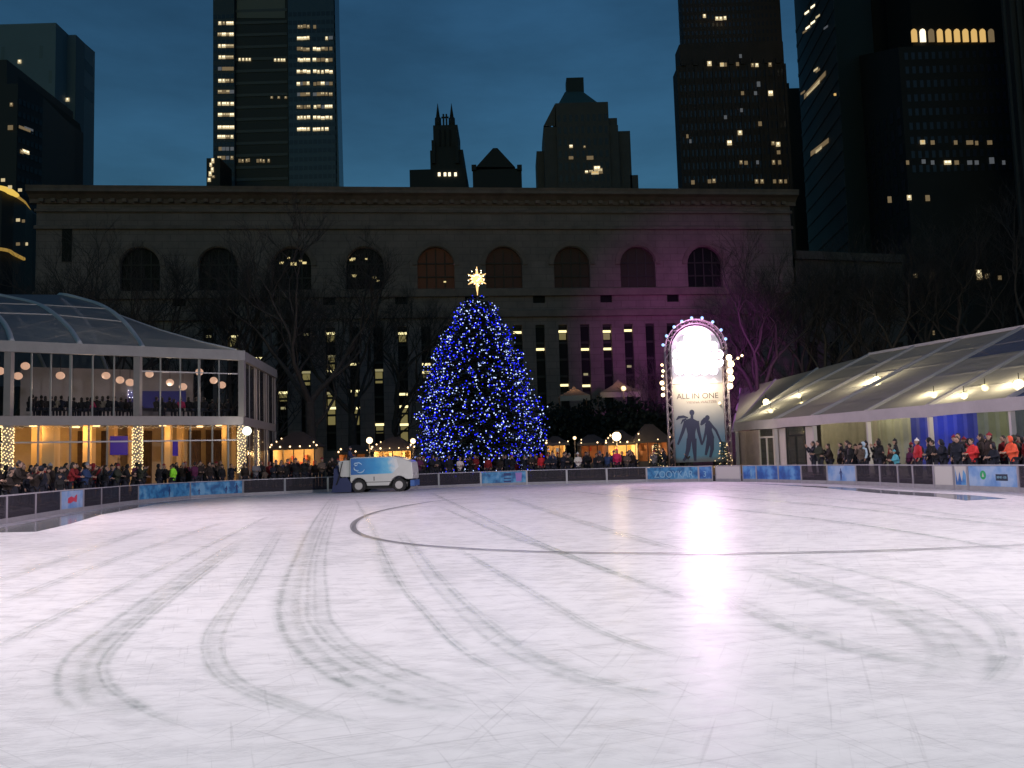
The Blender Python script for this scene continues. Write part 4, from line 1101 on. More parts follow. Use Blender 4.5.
def pav_part(q, name, m, parent=None):
    o = q.build(name, m, parent or pav)
    if parent is None: o.location = -Vector(pav.location)
    return o


def pz(px, py): return onplane(px, py, PA, PB)


Z_EB, Z_ET = pz(241, 360.6).z, pz(241, 351).z
Z_BB, Z_BT = pz(241, 425).z, pz(241, 416.5).z
M_PST = mat('pavilion_white_steel', (.30, .27, .26), .5, var=.06); M_FAB = mat('pavilion_white_fabric', (.30, .29, .28), .6, var=.12, vscale=1.2, bump=.3)
PL = pz(-70, 400); PL.z = 0
LE = (PB - PL).length
inn = (PE - PB).normalized()


def pp(u, z, dn=0.0, off=0.0): return PB - PD * u + inn * dn + PN * off + Vector((0, 0, z))   # u metres left of the corner


def pu(px): p = onplane(px, 430, PA, PB); return (PB - Vector((p.x, p.y, 0))).length * (1 if px < 241 else -1)


DEP = SDIR.length
# fascia, floor beam
pav_part(MB().bar(pp(-.2, (Z_EB + Z_ET) / 2, 0, .15), pp(LE, (Z_EB + Z_ET) / 2, 0, .15), .3, Z_ET - Z_EB), 'fascia', M_FAB)
pav_part(MB().bar(pp(0, (Z_EB + Z_ET) / 2, .2) + Vector((.1, 0, 0)), pp(0, (Z_EB + Z_ET) / 2, DEP) + Vector((.1, 0, 0)), .25, Z_ET - Z_EB), 'fascia', M_FAB)
pav_part(MB().bar(pp(-.1, (Z_BB + Z_BT) / 2, 0, .05), pp(LE, (Z_BB + Z_BT) / 2, 0, .05), .25, Z_BT - Z_BB), 'floor_beam', M_PST)
pav_part(MB().bar(pp(0, (Z_BB + Z_BT) / 2, .3), pp(0, (Z_BB + Z_BT) / 2, DEP), .2, Z_BT - Z_BB), 'floor_beam', M_PST)
# slab, back wall, ceiling
SLZ = (Z_BB + Z_BT) / 2
q = MB(); q.poly([pp(.15, SLZ, .2), pp(LE, SLZ, .2), pp(LE, SLZ, DEP), pp(.15, SLZ, DEP)]); q.poly([pp(.15, SLZ + .3, .2), pp(LE, SLZ + .3, .2), pp(LE, SLZ + .3, DEP), pp(.15, SLZ + .3, DEP)])
pav_part(q, 'floor_slab', mat('pavilion_slab', (.35, .3, .25), .7))
M_CREAM = mat('cream_wall', (.55, .42, .26), .7, var=.2, vscale=.6); M_GREYW = mat('grey_partition', (.24, .22, .23), .7, var=.2, vscale=.5)
pav_part(MB().poly([pp(0, GZ, 9), pp(LE, GZ, 9), pp(LE, SLZ - .01, 9), pp(0, SLZ - .01, 9)]), 'back_wall', M_CREAM)
pav_part(MB().poly([pp(6, SLZ + .31, 11), pp(LE, SLZ + .31, 11), pp(LE, Z_EB + .2, 11), pp(6, Z_EB + .2, 11)]), 'upper_back_wall', M_GREYW)
# main columns
for px, wd in ((7, .42), (136.5, .42), (241, .42)):
    u = pu(px)
    pav_part(MB().bar(pp(u, GZ, .1, .2), pp(u, Z_BB - .01, .1, .2), wd), 'column', M_PST)
    pav_part(MB().bar(pp(u, Z_BT + .01, .1, .16), pp(u, Z_EB - .01, .1, .16), wd * .95), 'column', M_PST)
for dn in (5, 8.8, DEP):
    pav_part(MB().bar(pp(0, GZ, dn), pp(0, Z_BB - .01, dn), .22), 'column', M_PST); pav_part(MB().bar(pp(0, Z_BT + .01, dn), pp(0, Z_EB - .01, dn), .18), 'column', M_PST)
# glazing: mullions and panes
M_MUL = mat('glazing_bar', (.35, .34, .34), .45, .2); M_PGL = glass('pavilion_glass', (.88, .9, .92), .95, .0, (.03, .03, .04))
ups = [-60, -35, -14, 7, 30.6, 50, 70, 92, 113.5, 136.5, 160, 180, 199, 219, 241]
for a, b in zip(ups, ups[1:]):
    ua, ub = pu(a), pu(b)
    pn = pav_part(MB().poly([pp(ua - .03, Z_BT, 0), pp(ub + .03, Z_BT, 0), pp(ub + .03, Z_EB, 0), pp(ua - .03, Z_EB, 0)]), 'upper_pane', M_PGL)
    if b not in (7, 136.5, 241): MBq = MB().bar(pp(ub, Z_BT, 0, .03), pp(ub, Z_EB, 0, .03), .13 if b in (70, 199) else .08); MBq.build('mullion', M_MUL, pn)
ztr = pz(241, 374).z
pav_part(MB().bar(pp(.2, ztr, 0, .05), pp(pu(136.5) - .2, ztr, 0, .05), .07), 'transom', M_MUL)
los = [-60, -30, 7, 38, 70, 88.5, 107, 136.5, 162, 190, 212, 228, 241]
for a, b in zip(los, los[1:]):
    ua, ub = pu(a), pu(b)
    pn = pav_part(MB().poly([pp(ua - .03, GZ, .05), pp(ub + .03, GZ, .05), pp(ub + .03, Z_BB, .05), pp(ua - .03, Z_BB, .05)]), 'lower_pane', M_PGL)
    if b not in (7, 136.5, 241): MB().bar(pp(ub, GZ, .05, .03), pp(ub, Z_BB, .05, .03), .09).build('mullion', M_MUL, pn)
ztl = pz(241, 440).z
pav_part(MB().bar(pp(.3, ztl, 0, .07), pp(LE, ztl, 0, .07), .09), 'transom', M_MUL)
for k in range(7):
    dn = DEP * (k + .5) / 7
    pav_part(MB().bar(pp(0, Z_BT, dn), pp(0, Z_EB, dn), .07), 'side_mullion', M_MUL)
    pav_part(MB().bar(pp(0, GZ, dn), pp(0, Z_BB, dn), .07), 'side_mullion', M_MUL)
pav_part(MB().poly([pp(0, Z_BT, .2), pp(0, Z_BT, DEP), pp(0, Z_EB, DEP), pp(0, Z_EB, .2)]), 'side_pane', glass('side_glass', (.5, .48, .5), .55, .1, (.08, .08, .09)))
pav_part(MB().poly([pp(0, GZ, .2), pp(0, GZ, DEP), pp(0, Z_BB, DEP), pp(0, Z_BB, .2)]), 'side_pane', glass('side_glass', (.5, .48, .5), .55, .1, (.08, .08, .09)))
# inner columns and curtains on the ground floor
M_AMB = mat('amber_column', (.75, .55, .3), .6); M_CUR = mat('brown_curtain', (.16, .10, .06), .8, var=.3, vscale=4)
for px, dn, wd in ((19, 5, .5), (41, 3, .75), (73, 6, .6), (96, 7, .5), (163, 4, .4), (172, 7, .4), (223, 4, .35), (232, 7, .35), (118, 7.5, .5)):
    u = pu(px) ; pav_part(MB().bar(pp(u + (dn * .2), GZ, dn), pp(u + (dn * .2), SLZ - .01, dn), wd), 'inner_column', M_AMB)
for a, b, dn in ((48, 66, 8.6), (76, 92, 8.5), (176, 190, 8.6), (196, 214, 8.5), (120, 134, 8.6)):
    q = MB(); ua, ub = pu(a) + 1.5, pu(b) + 1.5; nn = 14
    for i in range(nn):
        t0, t1 = i / nn, (i + 1) / nn; q.poly([pp(ua + (ub - ua) * t0, GZ, dn + .12 * (i % 2)), pp(ua + (ub - ua) * t1, GZ, dn + .12 * ((i + 1) % 2)), pp(ua + (ub - ua) * t1, SLZ - .3, dn + .12 * ((i + 1) % 2)), pp(ua + (ub - ua) * t0, SLZ - .3, dn + .12 * (i % 2))])
    pav_part(q, 'curtain', M_CUR)
# blue glowing screens; upstairs an added glowing sheet for the blue wash
for x0, y0, x1, y1 in ((110, 436, 128, 455), (165, 441, 178, 456)):
    P = [onplane(x, y, PA + inn * 6, PB + inn * 6) for x, y in ((x0, y1), (x1, y1), (x1, y0), (x0, y0))]
    o = MB().poly(P).build('screen_wash_panel', mat('blue_screen', (.01, .01, .02), .8, emit=(.08, .03, .7), estr=.22)); tag(o, 'dim blue screen behind the %s on the pavilion ground floor' % ('middle column' if x0 < 120 else 'lime jacket'), 'screen')
P = [onplane(x, y, PA + inn * 9, PB + inn * 9) for x, y in ((128, 408), (186, 408), (186, 391), (128, 391))]
tag(MB().poly(P).build('screen_wash_panel', mat('blue_wash_upper', (.01, .01, .02), .8, emit=(.05, .06, .55), estr=.09)), 'wide glowing sheet for the blue wash behind diners on the pavilion upper floor', 'screen')
# roof ribs and clear vault
RIB = [[(143, 348), (137, 338), (124, 322), (107.5, 309), (88, 301), (58.6, 296)],
       [(80, 344), (70, 329), (55, 315), (39, 305), (16, 299), (-12, 296)],
       [(12, 342), (6, 326), (-6, 313), (-24, 303), (-48, 297), (-78, 294)],
       [(-62, 340), (-70, 322), (-84, 308), (-102, 299), (-124, 293), (-150, 291)]]
M_ROOFGL = vinyl('clear_roof_film', (.26, .33, .40), .42, .35); M_RIB = mat('roof_rib', (.50, .52, .55), .5)
ribs = []
for r_ in RIB:
    z0 = pz(r_[0][0], 400).y
    P = [W(x, y, z0 + k * 2.6 + (.3 if k else 0)) for k, (x, y) in enumerate(r_)]
    ribs.append(P)
    back_ = P[-1] + (P[-1] - P[-2]) * 1.2; back2 = Vector((P[-1].x * 1.04, P[-1].y + 13, Z_ET)); mid_ = (P[-1] + back2) / 2 + Vector((0, 0, 1.8))
    pav_part(MB().tube(catmull(P + [mid_, back2], 5), .17, 6), 'roof_rib', M_RIB); P += [mid_, back2]
for ra, rb in zip(ribs, ribs[1:]):
    q = MB(); A_, B_ = catmull(ra, 3), catmull(rb, 3)
    for i in range(len(A_) - 1): q.poly([A_[i], B_[i], B_[i + 1], A_[i + 1]], True)
    pav_part(q, 'roof_panel', M_ROOFGL)
    q = MB()
    for i in (2, 3): q.bar(ra[i] + Vector((0, 0, .02)), rb[i] + Vector((0, 0, .02)), .07)
    # faint crossing stays below the film
    for i in (0, 1, 2, 3): q.bar(ra[i] - Vector((0, 0, .3)), rb[i + 1] - Vector((0, 0, .3)), .05); q.bar(rb[i] - Vector((0, 0, .3)), ra[i + 1] - Vector((0, 0, .3)), .05)
    pav_part(q, 'roof_bracing', M_MUL)
hip = [W(x, y, Y) for x, y, Y in ((58.6, 296, 70), (92, 304.5, 68.5), (124, 317, 66.5), (160, 330, 64.5), (200, 341.5, 62.5), (236, 350, 60.5))]
q = MB(); A_, B_ = ribs[0][:6], hip[::-1]
for i in range(5): q.poly([A_[i], A_[i + 1], hip[5 - i - 1], hip[5 - i]], True)
q.poly([A_[0], hip[5], hip[5] - Vector((.1, 0, .15))])
pav_part(q, 'roof_panel', M_ROOFGL)
q = MB(); er = pp(0, Z_ET, DEP)
for i in range(5): q.poly([hip[i], hip[i + 1], er], True)
pav_part(q, 'roof_panel', M_ROOFGL)
pav_part(MB().tube(hip, .07, 5), 'hip_bar', M_RIB)
# round lanterns
M_LAN = glow('paper_lantern', (1, .56, .36), .68)
for i, (px, py) in enumerate([(0, 371), (25.4, 366), (18, 376), (60.4, 375.6), (106, 375.6), (120, 380), (130, 382.5), (149.4, 374), (170, 382.5), (183, 386.7), (199.4, 372), (213.7, 380.4), (222, 385)]):
    Yl = pz(px, 400).y + 2.0 + (i % 3) * .8; p = W(px, py, Yl)
    o = thing('paper_lantern', 'round peach paper lantern, %s from the left on the pavilion upper floor' % nth(i if i not in (1, 2) else 3 - i), 'lantern', 'round lanterns hanging upstairs in the pavilion', p)
    MB().ball((0, 0, 0), .27, 12, 8, (1, 1, .9)).build('shade', M_LAN, o); MB().bar((0, 0, .27), (0, 0, Z_EB - p.z + .05), .02).build('cord', M_RUB, o)
for px in (60, 150, 215): p = pp(pu(px), Z_EB - 1.6, 4); point('lantern_light', p, 150, (1, .72, .5), .3)
# ceiling lamps of the ground floor
for i, (px, dn) in enumerate([(18, 3), (50, 5), (85, 3), (118, 5), (155, 3), (186, 5), (214, 3), (-25, 4)]):
    p = pp(pu(px) + .4, SLZ - .12, dn)
    o = MB().tube([p, p + Vector((0, 0, -.10))], .22, 12).build('ceiling_lamp', glow('amber_lamp', (1, .62, .25), 3)); tag(o, 'round amber ceiling lamp, %s on the pavilion ground floor' % ('far left one outside the frame' if px < 0 else nth(i) + ' from the left'), 'lamp', 'amber ceiling lamps of the pavilion')
    point('amber_light', p + Vector((0, 0, -.5)), (130, 130, 75, 60, 55, 65, 55, 100)[i] * 1.0, (1, .52, .16), .2)
# wrapped fairy lights on the columns and along the beam
M_FAIRY = glow('warm_fairy', (1, .72, .34), 2.2)
random.seed(11)
for px, dn, nm in ((7, 0, 'far left column'), (136.5, 0, 'middle column'), (241, 0, 'corner column'), (253, 5, 'second side column')):
    q = MB(); u = pu(px) if px < 250 else 0; nb = 190 if px < 250 else 110
    for k in range(nb):
        t = k / nb; z = GZ + 1 + (Z_BB - GZ - 1.1) * t; a = k * 2.4; c = pp(u, z, .1 + dn, .2 if dn == 0 else 0); r_ = .30 if dn == 0 else .17
        c += Vector((cos(a), sin(a), 0)) * (r_ + random.uniform(-.02, .03)) + Vector((0, 0, random.uniform(-.05, .05)))
        q.ball(c, .042, 5, 3)
    tag(stuff(q.build('fairy_lights', M_FAIRY)), 'warm fairy lights wrapped round the %s of the pavilion' % nm, 'string lights')['kind'] = 'thing'
q = MB()
for k in range(260):
    u = .2 + (LE - .2) * k / 260; q.ball(pp(u, Z_BB - .04 - random.uniform(0, .18), 0, .16), .022, 4, 3)
tag(q.build('fairy_lights', glow('dim_fairy', (1, .75, .45), .9)), 'thin row of tiny lights hung along the pavilion floor beam', 'string lights')
# globe lamp beside the corner column
gl = thing('globe_lamp', 'white glowing globe lamp on a post by the pavilion corner column', 'street lamp'); p = W(247, 431, 59.2)
MB().ball(p, .30, 12, 8).build('globe', glow('white_globe', (.95, 1, .80), 2.4), gl); MB().tube([(p.x, p.y, GZ), (p.x, p.y, p.z - .26)], .06, 8).build('pole', M_RUB, gl)
point('globe_light', p + Vector((0, -.4, 0)), 60, (1, .95, .8), .25)
# benches and tables upstairs
for k, (px0, px1) in enumerate(((20, 66), (76, 130), (145, 225))):
    u0, u1 = pu(px0), pu(px1); zf = SLZ + .3
    t_ = thing('dining_table', 'dark long table on the pavilion upper floor, %s' % ('by the far left column', 'just left of the middle column', 'in the bay beside the corner')[k], 'table')
    MB().bar(pp(u0, zf + .74, 2.6), pp(u1, zf + .74, 2.6), .7, .05).build('top', M_RUB, t_)
    for uu in (u0 - .3, u1 + .3): MB().bar(pp(uu, zf, 2.6), pp(uu, zf + .71, 2.6), .08).build('leg', M_RUB, t_)
    t_ = thing('long_bench', 'dark long bench for diners on the pavilion upper floor, %s' % ('by the far left column', 'just left of the middle column', 'in the bay beside the corner')[k], 'bench')
    MB().bar(pp(u0, zf + .43, 1.9), pp(u1, zf + .43, 1.9), .35, .05).build('seat', M_RUB, t_)
    for uu in (u0 - .3, u1 + .3): MB().bar(pp(uu, zf, 1.9), pp(uu, zf + .40, 1.9), .08).build('leg', M_RUB, t_)

# ------------------------------------------------------------------ long tent on the right
EB = [(1118, 38.2), (1011, 43.3), (929, 48.2), (867, 54.2), (813, 59.6), (774, 63.6), (735, 67.2)]
T0 = Vector((24.3, 43.3, 0)); T1 = Vector((16.6, 66.6, 0)); TD = (T1 - T0).normalized(); TP = Vector((TD.y, -TD.x, 0))
if TP.x < 0: TP = -TP


def tentpt(px):  # where the pixel column meets the eave line (on the ground plane)
    p = onplane(px, 425, T0, T1); return Vector((p.x, p.y, 0))


EAVB, EAVT, RDZ, SP = 3.35, 3.92, 9.2, 12.6
tent = thing('long_marquee', 'long rink side marquee with clear sloping roof panels and pale rafters', 'tent')
M_TFR = mat('tent_frame_white', (.55, .52, .54), .45); M_TFB = mat('tent_fabric', (.50, .46, .48), .6, var=.12, vscale=1, bump=.3)
M_TV = vinyl('tent_vinyl', (.62, .60, .56), .2, .58); M_TC = vinyl('tent_dusk_film', (.10, .14, .36), .35, .45)  # blue of dusk and interior put into the clear film's colour
pxs = [1118, 1011, 929, 867, 813, 774, 735]
fr = [tentpt(p) for p in pxs]
fr = [fr[0] - (fr[0] - fr[1]).normalized() * -7.5] + fr  # one more bay toward the camera, out of frame
RO = []
for k, e in enumerate(fr):
    a = e + Vector((0, 0, EAVT)); r = e + TP * SP + Vector((0, 0, RDZ)); c = e + TP * SP * 2 + Vector((0, 0, EAVT))
    MB().bar(a + Vector((0, 0, .06)), r + Vector((0, 0, .06)), .22, .2).build('rafter', M_TFR, tent)
    MB().bar(r + Vector((0, 0, .06)), c + Vector((0, 0, .06)), .22, .2).build('rafter', M_TFR, tent)
    MB().bar(e + TP * .1 + Vector((0, 0, GZ)), e + TP * .1 + Vector((0, 0, EAVB)), .22, .22).build('post', M_TFR, tent)
    RO.append((a, r, c))
for k in range(len(fr) - 1):
    (a, r, c), (a2, r2, c2) = RO[k], RO[k + 1]
    h1, h2 = a.lerp(r, .62), a2.lerp(r2, .62)
    clear = k in (1, 3)
    if clear:
        MB().poly([a, a2, h2, h1]).build('roof_panel', M_TV if k == 3 else M_TC, tent); MB().poly([h1, h2, r2, r]).build('roof_panel', M_TC, tent)
    else: MB().poly([a, a2, r2, r]).build('roof_panel', M_TV, tent)
    MB().poly([r, r2, c2, c]).build('rear_roof_panel', M_TV, tent)
    q = MB()
    for t_ in (.2, .4, .6, .8): q.bar(a.lerp(r, t_) - Vector((0, 0, .06)), a2.lerp(r2, t_) - Vector((0, 0, .06)), .05)
    q.build('purlins', M_TFR, tent)
    # fascia with a scalloped lower edge
    q = MB(); nn = 8; f0, f1 = fr[k], fr[k + 1]
    for i in range(nn):
        t0, t1 = i / nn, (i + 1) / nn; s0, s1 = .05 * sin(pi * t0), .05 * sin(pi * t1)
        p0, p1 = f0.lerp(f1, t0) - TP * .14, f0.lerp(f1, t1) - TP * .14
        q.poly([(p0.x, p0.y, EAVB + s0), (p1.x, p1.y, EAVB + s1), (p1.x, p1.y, EAVT + .1), (p0.x, p0.y, EAVT + .1)])
    q.build('fascia', M_TFB, tent)
MB().bar(RO[0][1] + Vector((0, 0, .1)), RO[-1][1] + Vector((0, 0, .1)), .2).build('ridge_beam', M_TFR, tent)
# far section that bends back behind the lamp tower
e0, e1 = fr[-1], Vector((W(731, 400, 92).x, 92, 0)); r0 = RO[-1][1]; r1 = W(741, 389, 95)
PRV = None
for k in range(4):
    t = k / 3; a = e0.lerp(e1, t) + Vector((0, 0, EAVT)); r = r0.lerp(r1, t)
    if k: MB().bar(a + Vector((0, 0, .05)), r + Vector((0, 0, .05)), .2, .18).build('rafter', M_TFR, tent)
    if PRV: MB().poly([PRV[0], a, r, PRV[1]]).build('roof_panel', M_TV, tent)
    PRV = (a, r)
for t in (.25, .75): c_ = e0.lerp(e1, t) + TP * 3; point('tent_light', (c_.x + 1, c_.y, 4.6), 300, (1, .86, .6), .2)
# back wall of curtains inside, lit by the tent lamps
BW = 7.5
wa_, wb_ = fr[1] + TP * BW - TD * 4, fr[-1] + TP * BW
def wt(px): p_ = onplane(px, 430, wa_, wb_); p_.z = 0; return (p_ - wa_).dot(wb_ - wa_) / (wb_ - wa_).length_squared
segs = [(-.12, wt(1012), 'curtain', (.10, .14, .22)), (wt(1012), wt(978), 'curtain', (.30, .36, .26)), (wt(978), wt(911), 'curtain', (.05, .07, .34)), (wt(911), wt(868), 'curtain', (.36, .38, .30)), (wt(868), .8, 'curtain', (.40, .41, .32)), (.8, 1, 'curtain', (.36, .34, .28))]
for i, (s0, s1, nm, c_) in enumerate(segs):
    q = MB(); nn = int((s1 - s0) * 90)
    for j in range(nn):
        t0 = s0 + (s1 - s0) * j / nn; t1 = s0 + (s1 - s0) * (j + 1) / nn; o0 = TP * .1 * (j % 2); o1 = TP * .1 * ((j + 1) % 2)
        p0, p1 = wa_.lerp(wb_, t0) + o0, wa_.lerp(wb_, t1) + o1
        q.poly([(p0.x, p0.y, GZ), (p1.x, p1.y, GZ), (p1.x, p1.y, 3.9), (p0.x, p0.y, 3.9)])
    q.build('curtain', mat('tent_curtain_%d' % i, tuple(v * .62 for v in c_), .8, var=.15, vscale=1.5), tent)
# closed front at the far bays: wall panels, door
M_TW = mat('tent_wall_panel', (.42, .34, .32), .6, var=.15, vscale=1.5); M_TWH = mat('tent_white_panel', (.62, .55, .55), .5)


def fpt(px, z, off=0): p = onplane(px, 425, T0 + TP * .3, T1 + TP * .3); return Vector((p.x, p.y, z)) - TP * off


for x0, x1, m, nm in ((736, 745, M_TW, 'wall_panel'), (745, 752, M_TW, 'wall_panel'), (752, 758, M_TW, 'wall_panel'), (774.5, 785, M_TWH, 'wall_panel'), (805, 812.5, M_TWH, 'wall_panel')):
    q = MB(); q.prism([(0, 0), ((fpt(x1, 0) - fpt(x0, 0)).length - .05, 0), ((fpt(x1, 0) - fpt(x0, 0)).length - .05, EAVB - GZ), (0, EAVB - GZ)], fpt(x0, GZ), (fpt(x1, 0) - fpt(x0, 0)).normalized(), (0, 0, 1), TP, .06); q.build(nm, m, tent)
for x0, x1, zt in ((759, 773, EAVB), (786, 804.5, EAVB)):
    q = MB(); q.bar(fpt(x0, GZ), fpt(x0, zt), .1); q.bar(fpt(x1, GZ), fpt(x1, zt), .1); q.bar(fpt((x0 + x1) / 2, GZ), fpt((x0 + x1) / 2, 2.75), .12); q.bar(fpt(x0, 2.8), fpt(x1, 2.8), .12)
    d_ = q.build('glass_door', M_TWH if x0 < 770 else M_RUB, tent)
    MB().poly([fpt(x0, GZ), fpt(x1, GZ), fpt(x1, zt), fpt(x0, zt)]).build('door_pane', glass('door_glass', (.75, .8, .68), .7, .1, (.2, .2, .18)), d_)
# tent lamps: on the underside of the roof where the photograph shows them
M_TL = glow('tent_lamp', (1, .84, .40), 9)
rn = (RO[3][1] - RO[3][0]).cross(TD).normalized()
for i, (px, py, s, pw) in enumerate([(766, 402, .24, 90), (771, 411, .16, 40), (799, 396, .16, 60), (802, 404, .14, 0), (877, 381, .30, 170), (934, 395, .17, 60), (964, 396, .18, 60), (985, 388, .17, 0), (1019, 385, .28, 110)]):
    d = ray(px, py); o_ = Vector((0, 0, CAMH)); P0 = RO[3][0]; t = (P0 - o_).dot(rn) / d.dot(rn); p = o_ + d * (t + .75)
    o = thing('hanging_lamp', 'round warm lamp under the marquee roof, %s' % ('upper one near the far doors', 'lower small one near the far doors', 'upper one left of the white door', 'lower one left of the white door', 'brightest one in the middle bays', 'above the blue curtain', 'right of the one above the blue curtain', 'left of the big one at the right edge', 'big one at the right edge')[i], 'lamp', 'lamps hanging in the long marquee', p)
    MB().ball((0, 0, 0), s, 10, 7).build('bulb', M_TL, o); MB().bar((0, 0, s), (0, 0, s + .35), .03).build('cord', M_RUB, o)
    if pw: point('tent_light', p - Vector((0, 0, s + .3)), pw * 2.7, (1, .86, .55), .2)
area('blue_wash', wa_.lerp(wb_, wt(945)) - TP * 1.5 + Vector((0, 0, 3.7)), wa_.lerp(wb_, wt(945)) + Vector((0, 0, 1.5)), 70, (.15, .25, 1), 3, .3)

# ------------------------------------------------------------------ lamp tower with its printed banner
YT = 61
tw = thing('lamp_tower', 'tall arched truss tower with blazing floodlights over a printed skater banner', 'light tower')
TX0, TX1 = W(671, 420, YT).x, W(727, 420, YT).x
def tpx(px, py, Y=YT): return W(px, py, Y)
M_TR = mat('truss_steel', (.42, .36, .38), .4, .5)
vz = 1  # world vertical posts
xl0, xl1 = W(667.5, 400, YT).x, W(672.5, 400, YT).x; xr0, xr1 = W(724.5, 400, YT).x, W(729.5, 400, YT).x
ztop = W(697, 350, YT).z
for xa, xb in ((xl0, xl1), (xr0, xr1)):
    q = MB()
    for x in (xa, xb):
        for y in (YT, YT + .4): q.tube([(x, y, GZ), (x, y, ztop)], .035, 6)
    z = GZ; k = 0
    while z < ztop - .5:
        for y in (YT, YT + .4): q.tube([((xa, xb)[k % 2], y, z), ((xb, xa)[k % 2], y, z + .5)], .018, 4)
        for x in (xa, xb): q.tube([(x, YT + .4 * (k % 2), z), (x, YT + .4 * ((k + 1) % 2), z + .5)], .018, 4)
        z += .5; k += 1
    q.build('truss_column', M_TR, tw)
cx_ = (xl0 + xr1) / 2; Ro = (xr1 - xl0) / 2; Ri = Ro - .3
q = MB(); NA = 22
for r_ in (Ro, Ri):
    for y in (YT, YT + .4): q.tube([(cx_ - r_ * cos(pi * k / NA), y, ztop + r_ * 1.02 * sin(pi * k / NA)) for k in range(NA + 1)], .035, 6)
for k in range(NA):
    a0, a1 = pi * k / NA, pi * (k + 1) / NA; ra_, rb_ = (Ro, Ri) if k % 2 else (Ri, Ro)
    for y in (YT, YT + .4): q.tube([(cx_ - ra_ * cos(a0), y, ztop + ra_ * 1.02 * sin(a0)), (cx_ - rb_ * cos(a1), y, ztop + rb_ * 1.02 * sin(a1))], .018, 4)
q.build('arch_truss', M_TR, tw)
# printed banner
BZ0, BZ1 = W(700, 462, YT).z, W(697, 368, YT).z; BX0, BX1 = xl1 + .06, xr0 - .06
m = bpy.data.materials.new('banner_print'); m.use_nodes = True; t = m.node_tree; bs = t.nodes['Principled BSDF']; bs.inputs['Roughness'].default_value = .5
c = t.nodes.new('ShaderNodeTexCoord'); sp_ = t.nodes.new('ShaderNodeSeparateXYZ'); mr_ = t.nodes.new('ShaderNodeMapRange'); mr_.inputs[1].default_value = BZ0; mr_.inputs[2].default_value = BZ1
cr = t.nodes.new('ShaderNodeValToRGB'); e = cr.color_ramp.elements
e[0].position = 0; e[0].color = (.06, .06, .055, 1); e[1].position = 1; e[1].color = (.6, .54, .42, 1)
for p_, c_ in ((.06, (.11, .14, .16)), (.1, (.08, .21, .30)), (.3, (.11, .19, .27)), (.42, (.18, .22, .27)), (.6, (.36, .36, .35)), (.8, (.5, .46, .4))):
    x = e.new(p_); x.color = (*c_, 1)
nz_ = t.nodes.new('ShaderNodeTexNoise'); nz_.inputs['Scale'].default_value = 1.4; nz_.inputs['Detail'].default_value = 6
ma = t.nodes.new('ShaderNodeMath'); ma.operation = 'MULTIPLY_ADD'; ma.inputs[1].default_value = .5
t.links.new(c.outputs['Object'], sp_.inputs[0]); t.links.new(c.outputs['Object'], nz_.inputs['Vector']); t.links.new(nz_.outputs[0], ma.inputs[0]); t.links.new(sp_.outputs[2], ma.inputs[2]); t.links.new(ma.outputs[0], mr_.inputs[0]); t.links.new(mr_.outputs[0], cr.inputs[0]); t.links.new(cr.outputs[0], bs.inputs['Base Color'])
ban = MB().box(((BX0 + BX1) / 2, YT + .12, (BZ0 + BZ1) / 2), (BX1 - BX0, .03, BZ1 - BZ0)).build('banner', m, tw)
YB = YT + .10
# lettering and figures on the banner
p = W(697.5, 396.2, YB); lettering('ALL IN ONE', .54, frame_matrix((p.x, YB - .004, p.z), (1, 0, .0), (0, 0, 1)), mat('banner_letter_ink', (.07, .05, .06), .5), ban)
p = W(701.5, 402, YB); lettering('VIENNA WALTZES', .25, frame_matrix((p.x, YB - .004, p.z), (1, 0, .0), (0, 0, 1)), mat('banner_small_ink', (.22, .16, .15), .5), ban)
M_SILH = mat('silhouette_ink', (.025, .03, .07), .5)


def limb(q, pts, rads, yo):
    """flat tapered strip with round ends, banner pixels"""
    P = [tpx(x, y, YB - .006 - yo) for x, y in pts]; s_ = YT / F
    L_, R_ = [], []
    for i, p in enumerate(P):
        d = (P[min(i + 1, len(P) - 1)] - P[max(i - 1, 0)]); d.y = 0; d.normalize(); n_ = Vector((-d.z, 0, d.x)); L_.append(p + n_ * rads[i] * s_); R_.append(p - n_ * rads[i] * s_)
    for i in range(len(P) - 1): q.poly([L_[i], L_[i + 1], R_[i + 1], R_[i]])


def disc(q, x, y, r, yo, sx=1):
    p = tpx(x, y, YB - .006 - yo); q.poly([(p.x + r * YT / F * sx * cos(2 * pi * k / 14), p.y, p.z + r * YT / F * sin(2 * pi * k / 14)) for k in range(14)])


Z6 = lambda x, y: (660 + x / 8.53, 380 + y / 8.53)
q = MB(); disc(q, *Z6(272, 278), 3.0, 0, .85)
limb(q, [Z6(272, 300), Z6(272, 335)], [1.3, 1.5], .001)
limb(q, [Z6(270, 328), Z6(268, 345), Z6(266, 400), Z6(268, 460), Z6(268, 520)], [1.5, 6.0, 5.2, 3.8, 4.2], .002)
limb(q, [Z6(222, 350), Z6(195, 440), Z6(172, 500), Z6(152, 552)], [2.0, 1.6, 1.3, .9], .003)
limb(q, [Z6(315, 350), Z6(330, 440), Z6(345, 500), Z6(356, 552)], [2.0, 1.6, 1.3, .9], .004)
limb(q, [Z6(250, 500), Z6(240, 590), Z6(222, 660), Z6(200, 690)], [2.6, 2.2, 1.6, 1.2], .005)
limb(q, [Z6(290, 500), Z6(294, 580), Z6(298, 640), Z6(300, 690)], [2.6, 2.2, 1.6, 1.2], .006)
limb(q, [Z6(240, 322), Z6(200, 312), Z6(160, 318), Z6(140, 340)], [.6, 1.2, 1.4, .5], .007); limb(q, [Z6(225, 330), Z6(195, 345), Z6(178, 375)], [.6, 1.1, .4], .008)
q.build('man_silhouette', M_SILH, ban)
q = MB(); disc(q, *Z6(404, 322), 2.7, 0, .85)
